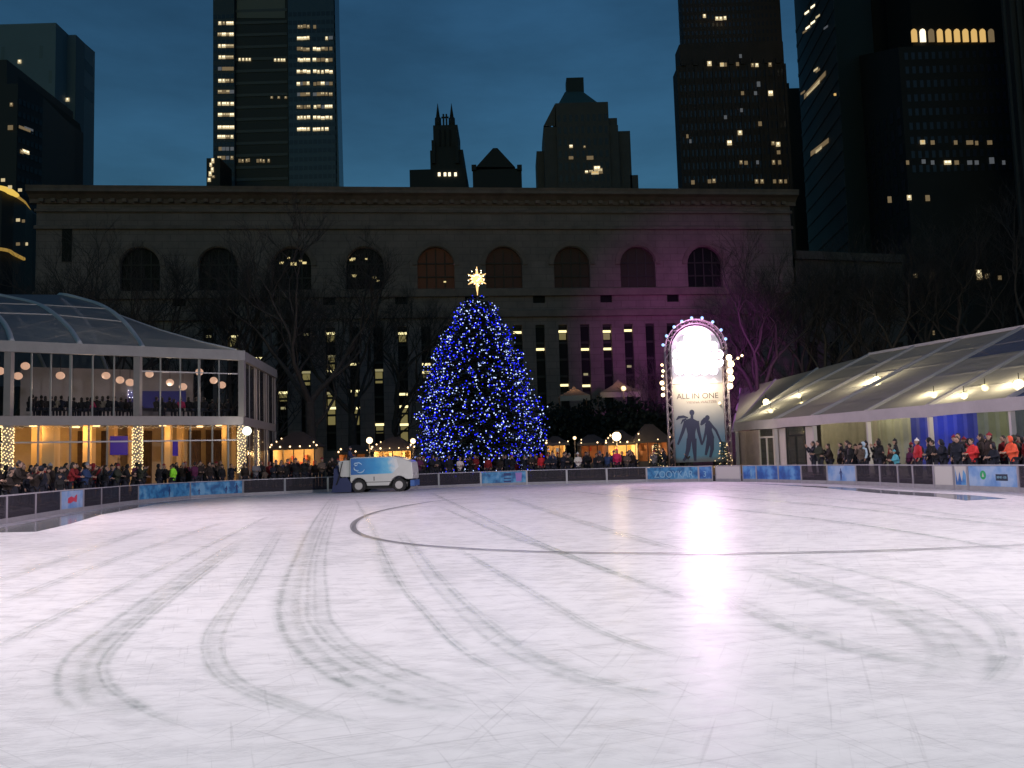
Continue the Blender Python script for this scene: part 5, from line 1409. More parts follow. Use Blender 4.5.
limb(q, [Z6(408, 335), Z6(385, 340), Z6(365, 360), Z6(348, 385)], [2.4, 2.6, 2.2, .8], .001)
limb(q, [Z6(410, 345), Z6(415, 380), Z6(418, 430), Z6(430, 490), Z6(428, 530)], [1.2, 3.8, 2.8, 3.8, 3.2], .002)
limb(q, [Z6(398, 385), Z6(388, 450), Z6(374, 510), Z6(358, 552)], [1.3, 1.2, 1.0, .8], .003)
limb(q, [Z6(438, 385), Z6(478, 430), Z6(500, 480), Z6(525, 540)], [1.3, 1.2, 1.0, .9], .004)
limb(q, [Z6(418, 510), Z6(405, 570), Z6(390, 640)], [2.4, 1.8, 1.1], .005)
limb(q, [Z6(440, 510), Z6(445, 590), Z6(428, 660)], [2.4, 1.8, 1.1], .006)
q.build('woman_silhouette', M_SILH, ban)
# floodlight bank filling the arch: each head is a lamp
M_FL = glow('floodlight_lens', (1, .84, .97), 7); M_FH = mat('lamp_housing', (.03, .03, .03), .6)
q = MB(); rr_ = Ri - .12; q.prism([(-rr_, -2.3), (rr_, -2.3)] + [(rr_ * cos(pi * k_ / 14), rr_ * sin(pi * k_ / 14)) for k_ in range(15)], (cx_, YT + .06, ztop), (1, 0, 0), (0, 0, 1), (0, 1, 0), .04); q.build('glare_board', mat('glare_white', (.8, .8, .8), .6), tw)  # added white board, burnt out to imitate the lamps' bloom
M_FHW = mat('pale_glare_housing', (.75, .75, .75), .5)  # housings made pale so they burn out with the lenses
k = 0
for row, xs in ((338.5, (688, 697, 706)), (346, (681, 689, 697, 705, 713)), (354, (677, 685.5, 694, 702.5, 711, 718.5)), (362, (677, 685.5, 694, 702.5, 711, 718.5)), (370, (679, 687.5, 696, 704.5, 713))):
    for x in xs:
        p = tpx(x, row, YT - .25 - .035 * (k % 5))
        h = MB().tube([p + Vector((0, .3, 0)), p + Vector((0, .05, 0)), p + Vector((0, -.05, -.02))], [.14, .25, .26], 12).build('floodlight', M_FHW, tw)
        MB().tube([p + Vector((0, -.051, -.02)), p + Vector((0, -.07, -.02))], .315, 14).build('lens', M_FL, h); k += 1
for row in (350, 358, 366): a = tpx(672, row, YT + .1); b = tpx(723, row, YT + .1); b.z = a.z; MB().bar(a, b, .05).build('lamp_bar', M_TR, tw)
for x, y in ((663, 345), (666.5, 336), (674, 327), (681.7, 321.5), (691.5, 318), (702, 318), (712.6, 322), (721, 330), (725.5, 339)):
    p = tpx(x, y, YT); h = MB().tube([p + Vector((0, .2, 0)), p], [.05, .09], 8).build('arch_lamp', M_FH, tw); MB().ball(p - Vector((0, .03, 0)), .11, 8, 5).build('lens', glow('pale_blue_lens', (.35, .6, 1), 1.6), h)
for x, y, s in ((662, 365, .09), (663, 371, .10), (662.5, 376, .08), (662, 383, .15), (663, 388.5, .12), (663, 395, .13)):
    p = tpx(x, y, YT); MB().ball(p, s, 8, 6).build('side_bulb', glow('warm_bulb', (1, .75, .40), 5), tw)
for x, y, s in ((729, 357.5, .20), (731, 364, .22), (730, 371, .21), (731, 378, .22), (730, 386, .20)):
    p = tpx(x, y, YT); MB().ball(p, s, 8, 6).build('side_bulb', glow('bright_bulb', (1, .78, .45), 9), tw)
for x, y in ((742, 355.5), (738, 358.2)): MB().ball(tpx(x, y, YT), .085, 8, 5).build('side_bulb', glow('warm_bulb', (1, .75, .40), 5), tw)
MB().bar(tpx(731, 362, YT + .1), tpx(743, 355, YT + .1), .05).build('lamp_arm', M_TR, tw)
q = MB()
for x, ys in ((663.2, (364, 396)), (731, (356, 388))): a, b = tpx(x, ys[0], YT + .12), tpx(x, ys[1], YT + .12); q.tube([a, (a.x, a.y, b.z)], .03, 5)
q.build('bulb_rail', M_TR, tw)
MB().box((cx_, YT + .2, GZ + .3), (xr1 - xl0 + 1.2, 1.4, .6)).build('base', mat('timber_base', (.20, .12, .06), .7, var=.3, vscale=4), tw)
p = tpx(719.6, 403, YB - .1); MB().ball(p, .08, 8, 5).build('side_bulb', glow('warm_bulb', (1, .75, .40), 5), tw)
pc = tpx(697, 357, YT - .9)
spot('tower_flood_beam', pc, (3, 14, 0), 4300, (1, .66, .98), R(120), .6, .8)
spot('added_banner_wash', tpx(697, 356, YT - 1.6), (cx_, YT, ztop - 2.0), 2300, (1, .84, .62), R(100), .3, 1)  # added spot without a lamp head, washes out the banner top
spot('added_facade_wash', tpx(697, 352, YT + .9), (27, 125, 17), 48000, (.75, .14, .85), R(38), .5, 1)  # added purple spot, puts a halo on the facade behind the tower
point('added_tower_glow', tpx(697, 336, YT - .9), 420, (1, .45, .9), .3)  # added light, floods the white board pink like bloom
point('added_tower_glow', tpx(697, 368, YT - 1.0), 170, (1, .75, .6), .3)  # added light, carries the bloom down to the banner top

# small lit shrubs beside the tower foot
M_NEED = mat('evergreen_needles', (.018, .045, .022), .8, objcol=False, var=.4, vscale=6)
for px, Zs, lab in ((657, 60.4, 'small evergreen with warm lights left of the banner foot'), (724.5, 60.2, 'small evergreen with warm lights right of the banner foot')):
    b0 = W(px, 470, Zs); r = thing('small_lit_tree', lab, 'tree', None, (b0.x, b0.y, GZ)); q = MB(); q2 = MB()
    for k in range(500):
        t = random.random(); rr = .65 * (1 - t) + .05; a = random.uniform(0, 2 * pi); rad = rr * random.uniform(.4, 1); p = Vector((rad * cos(a), rad * sin(a), .3 + 1.9 * t)); d = Vector((cos(a), sin(a), -.3)) * .22; s_ = Vector((-sin(a), cos(a), 0)) * .05
        q.poly([p - s_, p + s_, p + d])
        if k % 9 == 0: q2.ball(p + d * .8, .028, 5, 3)
    q.build('foliage', M_NEED, r); q2.build('light_string', M_FAIRY, r); MB().tube([(0, 0, 0), (0, 0, 2.1)], [.06, .01], 6).build('trunk', mat('bark', (.05, .04, .035), .9), r)

# ------------------------------------------------------------------ the big lit tree
YX = 66; xb = W(481, 462, YX).x; sc_x = YX / F
tz = lambda row: W(481, row, YX).z
PROF = [(296, 5), (300, 13), (310, 22), (328, 33), (349, 42), (379, 54), (406, 61), (441, 64), (456, 60), (466, 50)]


def trad(z):
    for (r0, w0), (r1, w1) in zip(PROF, PROF[1:]):
        z0, z1 = tz(r0), tz(r1)
        if z1 <= z <= z0: return (w0 + (w1 - w0) * (z0 - z) / (z0 - z1)) * sc_x
    return 50 * sc_x if z < tz(460) else .2


xt = thing('decorated_evergreen', 'giant cone shaped evergreen covered in blue and white lights', 'christmas tree', None, (xb, YX, GZ))
random.seed(5)
ZT = tz(297) - GZ; ZB = tz(468) - GZ
MB().tube([(0, 0, 0), (0, 0, ZT * .5), (0, 0, ZT)], [.32, .18, .04], 10).build('trunk', mat('bark', (.05, .04, .035), .9), xt)
q = MB(); bl = [MB() for _ in range(5)]; wh = [MB() for _ in range(5)]; bm_ = MB()
z = ZB; nb = 0
while z < ZT:
    R0 = trad(z + GZ); cnt = max(5, int(R0 * 8)); ph0 = random.uniform(0, 6)
    for k in range(cnt):
        a = ph0 + 2 * pi * k / cnt + random.uniform(-.2, .2); RR = R0 * random.uniform(.74, 1.10); zz = z + random.uniform(-.15, .15)
        droop = -.10 * RR + .06; tip = Vector((RR * cos(a), RR * sin(a), zz + droop)); st = Vector((0, 0, zz + .25 * RR * .4))
        bm_.bar(st, st.lerp(tip, .95), .035)
        ns = int(8 + RR * 7)
        for j in range(ns):
            t = .35 + .65 * (j + random.random()) / ns; c = st.lerp(tip, t) + Vector((0, 0, -.25 * sin(pi * t) * .3))
            side = Vector((-sin(a), cos(a), 0)) * random.choice((-1, 1)); out = Vector((cos(a), sin(a), 0))
            d = (side * random.uniform(.3, 1) + out * random.uniform(.4, .9) + Vector((0, 0, random.uniform(-.35, .25)))).normalized() * random.uniform(.25, .5)
            w_ = d.cross(Vector((random.random() - .5, random.random() - .5, 1))).normalized() * .07
            q.poly([c - w_, c + w_, c + d + w_ * .3, c + d - w_ * .3])
        nl = 3 if RR > 1.2 else 2
        for j in range(nl + (1 if random.random() < .5 else 0)):
            t = random.uniform(.8, 1.04); c = st.lerp(tip, t) + Vector((random.uniform(-.2, .2), random.uniform(-.2, .2), random.uniform(-.22, .22)))
            nb += 1
            if random.random() < .54: bl[nb % 5].ball(c, random.uniform(.030, .056), 5, 4)
            else: wh[nb % 5].ball(c, random.uniform(.028, .052), 5, 4)
    z += .27
print('bulbs', nb)
q.build('foliage', M_NEED, xt); bm_.build('branches', mat('bark', (.05, .04, .035), .9), xt)
M_BB = [mat('blue_bulb', (.0, .0, .02), .6, emit=(.010, .016, 1), estr=2.2), mat('blue_bulb_soft', (.0, .0, .02), .6, emit=(.012, .02, 1), estr=1.1)]; M_WB = [glow('white_bulb', (.50, .62, 1), 2.2), glow('white_bulb_soft', (.30, .42, 1), 1.0)]
for k in range(5): bl[k].build('blue_light_string', M_BB[k % 2], xt); wh[k].build('white_light_string', M_WB[k % 2], xt)
for k in range(9): a = k * 2.4; zz = ZB + (ZT - ZB) * (k + .3) / 10; rr = trad(zz + GZ) + .6; point('tree_light', (xb + rr * cos(a), YX - abs(rr * sin(a)), zz + GZ), 22, (.03, .06, 1), .3)
# star topper: long-rayed star
ps = W(477, 279, YX) - Vector((xb, YX, GZ)); q = MB()
for k in range(12):
    a = 2 * pi * k / 12 + pi / 2; L_ = {0: .95, 6: 1.25, 3: .95, 9: .95}.get(k, .78 if k % 3 else .9) * (1 if k % 2 == 0 else .62)
    q.tube([ps, ps + Vector((cos(a) * L_ * .5, 0, sin(a) * L_ * .5)), ps + Vector((cos(a) * L_, 0, sin(a) * L_))], [.17, .10, .02], 5)
for k in range(4): a = pi / 4 + k * pi / 2; q.tube([ps, ps + Vector((.3 * cos(a), .55 * (1 if k % 2 else -1), .3 * sin(a)))], [.15, .02], 5)
stt = q.build('star_topper', glow('gold_star', (1, .58, .22), 1.7), xt)
q = MB()
for k in range(26): a = k * 2.4; r_ = .15 + .5 * (k % 5) / 4; q.ball(ps + Vector((r_ * cos(a), -.14, r_ * 1.05 * sin(a))), .04, 5, 4)
q.build('bulbs', glow('star_bulb', (1, .85, .55), 6), stt)
MB().tube([(0, 0, ZT - .3), ps], .03, 5).build('star_mast', M_RUB, xt)

# ------------------------------------------------------------------ market kiosks and lamps
M_KW = mat('kiosk_wall', (.55, .38, .2), .7, var=.2); M_KF = mat('kiosk_frame', (.05, .04, .035), .6); M_KR = mat('kiosk_roof_canvas', (.06, .045, .04), .7, var=.25, vscale=2)
M_GOODS = [mat('goods_%d' % i, c_, .7) for i, c_ in enumerate([(.5, .1, .06), (.6, .5, .3), (.1, .15, .4), (.5, .3, .08)])]
KI = [(272, 315, 447, 432, 70, 190, 'greenhouse kiosk with bulbs on its roof right of the pavilion', 1), (338, 366, 452, 445, 74, 25, 'low kiosk glowing orange behind the resurfacer', 0), (373, 412, 448.5, 437, 68.5, 260, 'bright amber kiosk left of the giant tree', 1),
      (546, 566, 443, 436, 70, 90, 'small kiosk with warm lamps right of the giant tree', 0), (580, 606, 443, 434.5, 71, 30, 'dim peaked kiosk between the two warm kiosks', 0), (607, 636, 442.5, 430, 69, 260, 'bright yellow fronted kiosk under a dazzling lamp', 1), (637, 668, 440, 424, 68, 35, 'dark peaked kiosk with reddish glow left of the lamp tower', 0)]
for (x0, x1, re, rp, Y, pw, lab, bul) in KI:
    a, b = W(x0, re, Y), W(x1, re, Y); zE = (a.z + b.z) / 2; pk = W((x0 + x1) / 2, rp, Y + 1.5).z; wd = b.x - a.x; dp = 3.0
    r = thing('market_kiosk', lab, 'kiosk', None, ((a.x + b.x) / 2, Y, GZ)); h = zE - GZ; hw = wd / 2
    q = MB(); q.box((0, dp, h / 2), (wd, .08, h)).box((-hw + .04, dp / 2, h / 2), (.08, dp - .1, h)).box((hw - .04, dp / 2, h / 2), (.08, dp - .1, h)); q.build('wall', M_KW, r)
    q = MB().box((0, .3, .5), (wd - .2, .5, 1.0)); q.build('counter', M_KF, r)
    q = MB(); nm_ = max(3, int(wd / .7))
    for k in range(nm_ + 1): q.bar((-hw + .05 + (wd - .1) * k / nm_, 0, 0), (-hw + .05 + (wd - .1) * k / nm_, 0, h), .07)
    q.bar((-hw, 0, h - .05), (hw, 0, h - .05), .1); q.build('front_frame', M_KF, r)
    o = .25; P = [Vector((-hw - o, -o, h)), Vector((hw + o, -o, h)), Vector((hw + o, dp + o, h)), Vector((-hw - o, dp + o, h))]; T = [Vector((-hw * .25, dp / 2, pk - GZ)), Vector((hw * .25, dp / 2, pk - GZ))]
    q = MB(); q.poly([P[0], P[1], T[1], T[0]]); q.poly([P[2], P[3], T[0], T[1]]); q.poly([P[1], P[2], T[1]]); q.poly([P[3], P[0], T[0]]); q.poly([p - Vector((0, 0, .03)) for p in P]); q.build('roof', M_KR, r)
    MB().bar(P[0] + Vector((0, -.02, -.1)), P[1] + Vector((0, -.02, -.1)), .03, .22).build('valance', M_KF, r)
    q = MB()
    for k in range(10 if bul else 4):
        t = (k + .5) / (10 if bul else 4); p = P[0].lerp(P[1], t) if k % 2 == 0 else (P[0].lerp(T[0], t) if t < .6 else P[1].lerp(T[1], 1 - t)); q.ball(p + Vector((0, -.08, .03)), random.uniform(.035, .08), 5, 4)
    q.build('bulb_string', glow('kiosk_bulb', (1, .66, .33), 4 if bul else 2), r)
    q = MB()
    for k in range(int(wd / .35)): q.box((-hw + .3 + k * .35, dp - .4, 1.1 + .5 * (k % 3)), (.22, .2, .3 + .1 * (k % 2)))
    q.build('goods', M_GOODS[x0 % 4], r)
    col_ = (1, .62, .24) if pw > 60 else (1, .38, .16)
    point('kiosk_light', (r.location.x, Y + 1.4, GZ + h - .35), pw * .8, col_, .15); point('kiosk_light', (r.location.x - hw * .5, Y + .7, GZ + h - .5), pw * .3, col_, .22)


def lamp(px, py, Y, s, power, col, lab, strength=6, shade=True):
    p = W(px, py, Y); r = thing('street_lamp', lab, 'street lamp', None, (p.x, Y, GZ if Y < 95 else 6.3))
    zb_ = p.z - r.location.z
    MB().ball((0, 0, zb_), s, 10, 7).build('globe', glow('street_globe_%.1f' % strength, col, strength * .6), r); MB().tube([(0, 0, 0), (0, 0, .4), (0, 0, zb_ - s * .8)], [.10, .06, .045], 8).build('pole', M_KF, r)
    MB().tube([(0, 0, zb_ + s * .9), (0, 0, zb_ + s * 1.3)], [s * .8, .02], 8).build('cap', M_KF, r)
    if power: point('lamp_light', (p.x, Y - s - .25, p.z), power, col, .2)


WARM = (1, .70, .38)
lamp(369.5, 440.5, 67.5, .24, 120, WARM, 'warm globe street lamp left of the bright amber kiosk', 7)
lamp(413, 441, 67.5, .20, 60, WARM, 'warm globe street lamp at the left edge of the giant tree', 5)
lamp(616.5, 436.5, 67.5, .34, 260, (1, .76, .38), 'dazzling globe lamp in front of the yellow fronted kiosk', 12)
lamp(574.6, 438, 68, .13, 15, WARM, 'small warm globe lamp between kiosks right of the giant tree', 4)
lamp(623.5, 388.5, 99, .30, 90, WARM, 'wide warm lamp on the terrace below the peaked canopy', 3)
lamp(271, 427, 78, .12, 0, WARM, 'tiny warm lamp beyond the pavilion corner', 3)

# terrace with peaked canopies in front of the library
M_TER = mat('terrace_stone', (.12, .11, .10), .85, var=.2)
q = MB(); ta_, tb_ = W(540, 400, 97), W(690, 400, 97); q.box(((ta_.x + tb_.x) / 2, 104, (6.3 + GZ) / 2), (tb_.x - ta_.x, 14, 6.3 - GZ)); tag(q.build('stone_terrace', M_TER), 'raised dark stone terrace in front of the library', 'terrace')
M_CAN = mat('canopy_canvas', (.34, .30, .28), .7, var=.1)
for x0, x1, re, rp, Y, lab in ((560, 590, 395, 385.5, 100, 'low peaked canopy with warm light on the library terrace'), (600, 641, 391.5, 379, 101, 'taller peaked canopy behind the terrace lamp')):
    a, b = W(x0, re, Y), W(x1, re, Y); r = thing('peaked_canopy', lab, 'canopy', None, ((a.x + b.x) / 2, Y, 6.3)); hw = (b.x - a.x) / 2; zE = (a.z + b.z) / 2 - 6.3; zP = W((x0 + x1) / 2, rp, Y + 2).z - 6.3
    q = MB(); n_ = 6; rings = []
    for i in range(n_ + 1):
        t = i / n_; s_ = (1 - t) ** 1.5; zz = zE + (zP - zE) * t; rings.append([(-hw * s_, 2 - 2.2 * s_, zz), (hw * s_, 2 - 2.2 * s_, zz), (hw * s_, 2 + 2.2 * s_, zz), (-hw * s_, 2 + 2.2 * s_, zz)])
    for i in range(n_):
        for j in range(4): q.poly([rings[i][j], rings[i][(j + 1) % 4], rings[i + 1][(j + 1) % 4], rings[i + 1][j]])
    q.build('canopy_top', vinyl('canopy_canvas_lit', (.40, .34, .30), 0.02, .4), r)
    for sx in (-1, 1):
        for y in (0, 4): MB().bar((sx * (hw - .1), y, 0), (sx * (hw - .1), y, zE), .1).build('post', M_KF, r)
    point('canopy_light', (r.location.x, Y + 1.8, 6.3 + zE - .2), 45, (1, .5, .22), .2)
    MB().bar((-hw, -.25, zE - .35), (hw, -.25, zE - .35), .05, .6).build('valance', M_CAN, r)

# ------------------------------------------------------------------ dark evergreens and bare park trees
def foliage(n_, rx, ry, rz, zc, s=.28, lobes=9):
    q = MB(); L_ = [(random.uniform(-.7, .7) * rx, random.uniform(-.7, .7) * ry, zc + random.uniform(-.6, .6) * rz, random.uniform(.3, .55)) for _ in range(lobes)]
    for _ in range(n_):
        lx, ly, lz, lr = random.choice(L_); d = Vector((random.gauss(0, 1), random.gauss(0, 1), random.gauss(0, 1))).normalized() * random.uniform(.6, 1.05)
        p = Vector((lx + d.x * rx * lr, ly + d.y * ry * lr, max(.2, lz + d.z * rz * lr))); a = Vector((random.gauss(0, 1), random.gauss(0, 1), random.gauss(0, 1))).normalized() * s; b = a.cross(Vector((random.gauss(0, 1), random.gauss(0, 1), random.gauss(0, 1)))).normalized() * s * .6
        q.poly([p - a, p + b, p + a, p - b])
    return q


M_DLEAF = mat('dark_evergreen_leaves', (.012, .018, .012), .85, var=.4, vscale=1)
M_BARK = mat('park_tree_bark', (.055, .045, .042), .9, var=.3, vscale=5)
for px, Y, w_, top, lab in ((566, 88, 5.2, 404, 'dark evergreen mass below the low terrace canopy'), (600, 90, 5.4, 402, 'dark evergreen mass between the two terrace canopies'), (642, 86, 5.6, 398, 'dark evergreen mass left of the lamp tower banner')):
    p = W(px, 430, Y); h = W(px, top, Y).z - GZ; r = thing('dark_evergreen', lab, 'evergreen', None, (p.x, Y, GZ))
    foliage(5200, w_, 3, h / 2, h / 2, .26, 16).build('crown', M_DLEAF, r); MB().tube([(0, 0, 0), (0, 0, h * .7)], [.3, .1], 7).build('trunk', M_BARK, r)


def grow_tree(seed, H, spread=1.0, lean=0.0):
    rnd = random.Random(seed); tr = MB(); br = MB()

    def seg(mb, p, d, L_, r0, r1, n_=4, k=5, wob=.18):
        pts = [p.copy()]
        for i in range(n_):
            d = (d + Vector((rnd.gauss(0, wob), rnd.gauss(0, wob), rnd.gauss(0, wob * .5) + .05))).normalized(); p = p + d * L_ / n_; pts.append(p.copy())
        mb.tube(pts, [r0 + (r1 - r0) * i / n_ for i in range(n_ + 1)], k, cap=False); return pts, d

    def rec(p, d, L_, r, dep):
        pts, d2 = seg(br, p, d, L_, r, r * .55, 4 if dep < 3 else 2 if dep > 4 else 3, 5 if dep < 2 else 3)
        if dep >= 6: return
        nc = (3, 3, 3, 3, 4, 3)[dep]
        for i in range(nc):
            t = pts[-1] if i < 2 else pts[rnd.randint(1, len(pts) - 1)]
            ax = Vector((rnd.gauss(0, 1), rnd.gauss(0, 1), rnd.gauss(0, .4))).normalized(); nd = (d2 + ax * rnd.uniform(.45, .9) * spread + Vector((0, 0, .12))).normalized()
            rec(t, nd, L_ * rnd.uniform(.6, .82), r * .56, dep + 1)
    pts, d = seg(tr, Vector((0, 0, 0)), Vector((lean, 0, 1)).normalized(), H * .24, H * .021, H * .015, 5, 9, .05)
    for i in range(3):
        a = 2 * pi * i / 3 + rnd.random(); rec(pts[-1], Vector((cos(a) * .6, sin(a) * .6, 1)).normalized(), H * .20, H * .011, 0)
    rec(pts[3], Vector((cos(seed), sin(seed), .7)).normalized(), H * .16, H * .008, 1)
    return tr, br


PRO = []
for sd, H in ((1, 20), (2, 20), (3, 20)):
    tr, br = grow_tree(sd, H, .95)
    r = thing('bare_tree', 'tree', 'tree', 'leafless park trees in front of the library'); tr.build('trunk', M_BARK, r); br.build('branches', M_BARK, r); reg(r); PRO.append(r)
SPT = [(310, 80, 1.05, 'thick trunked bare tree between pavilion and giant tree'), (60, 92, .95, 'bare tree above the far left pavilion roof'), (118, 88, 1.05, 'bare tree behind the highest arch of the pavilion roof'), (172, 94, 1.0, 'bare tree behind the roof slope of the pavilion'), (232, 90, 1.05, 'bare tree just above the pavilion corner'),
       (268, 98, .95, 'bare tree in front of the third arched window'), (352, 94, 1.0, 'bare tree in front of the fourth arched window'), (398, 97, .9, 'bare tree left of the giant lit tree'), (440, 100, .5, 'bare tree half behind the giant lit tree'),
       (664, 98, .55, 'bare tree left of the lamp tower arch'), (716, 96, .75, 'bare tree directly behind the lamp tower'), (752, 90, .95, 'first bare tree right of the lamp tower'), (786, 98, 1.0, 'bare tree at the right corner of the library'), (822, 92, .95, 'bare tree behind the middle of the marquee roof'),
       (858, 96, 1.0, 'bare tree behind the marquee, before the dark building'), (900, 92, 1.05, 'bare tree behind the highest visible marquee ridge'), (955, 90, 1.1, 'bare tree above the marquee near the right edge'), (1010, 88, 1.1, 'bare tree at the right edge of the picture'), (10, 86, .95, 'bare tree at the left edge of the picture')]
for i, (px, Y, s, lab) in enumerate(SPT):
    r = PRO[i] if i < 3 else copy_tree(PRO[i % 3]); p = W(px, 440, Y); r.location = (p.x, Y, GZ); r.rotation_euler = (0, 0, i * 2.2); r.scale = (s * 1.28, s * 1.28, s * 1.42); r['label'] = lab

# ------------------------------------------------------------------ light masts beside and behind the photographer
for k, (p_, t_, e_, c_) in enumerate(FLOODS):
    x, y, z = p_; r = thing('light_mast', 'steel light mast with rink floodlights, %s' % ('left of the near ice', 'right of the near ice', 'left beside the pavilion', 'right beyond the long marquee', 'behind the photographer')[k], 'light mast', None, (x, y, GZ))
    dd = (Vector(t_) - Vector(p_)); dd.z = 0; dd.normalize()
    MB().tube([(-dd.x * .9, -dd.y * .9, 0), (-dd.x * .9, -dd.y * .9, z)], [.16, .10], 10).build('pole', M_TR, r)
    sd = Vector((-dd.y, dd.x, 0)); MB().bar(Vector((0, 0, z - GZ)) - dd * .9 - sd * 1.2, Vector((0, 0, z - GZ)) - dd * .9 + sd * 1.2, .1).build('crossbar', M_TR, r)
    for i in (-1, 1):
        c = Vector((0, 0, z - GZ)) - dd * .75 + sd * i * .95
        h = MB().tube([c, c + dd * .3 - Vector((0, 0, .12))], [.15, .28], 12).build('floodlight', M_FH, r); MB().tube([c + dd * .301 - Vector((0, 0, .12)), c + dd * .31 - Vector((0, 0, .12))], .26, 12).build('lens', glow('mast_lens', (1, .95, 1), 8), h)

# ------------------------------------------------------------------ people
def skin(verts, edges, rad, sub=1, root=0):
    me = bpy.data.meshes.new('sk'); me.from_pydata(verts, edges, []); o = bpy.data.objects.new('sk', me); COL.objects.link(o)
    o.modifiers.new('s', 'SKIN'); sv = me.skin_vertices[0].data
    for i, r in enumerate(rad): sv[i].radius = r if isinstance(r, tuple) else (r, r); sv[i].use_root = (i == root)
    if sub: m = o.modifiers.new('u', 'SUBSURF'); m.levels = sub
    bpy.context.view_layer.update(); ev = o.evaluated_get(bpy.context.evaluated_depsgraph_get()); out = bpy.data.meshes.new_from_object(ev)
    v = [tuple(x.co) for x in out.vertices]; f = [tuple(p.vertices) for p in out.polygons]
    bpy.data.objects.remove(o); bpy.data.meshes.remove(me); bpy.data.meshes.remove(out); return v, f


def join(q, v, f):
    n_ = len(q.v); q.v += v; q.f += [tuple(i + n_ for i in p) for p in f]; q.sm += [True] * len(f); return q


SKIN = mat('skin', (.40, .25, .18), .6); COAT = mat('coat_cloth', (.1, .1, .1), .85, objcol=True, var=.2, vscale=8); TROU = mat('trouser_cloth', (.02, .022, .035), .85); HAIRM = mat('hair', (.02, .014, .01), .7); HATM = mat('hat_wool', (.1, .1, .1), .9, objcol=True, var=.2, vscale=12); BOOT = mat('boot_leather', (.015, .012, .01), .6)
EYE = mat('eye', (.02, .015, .01), .3)


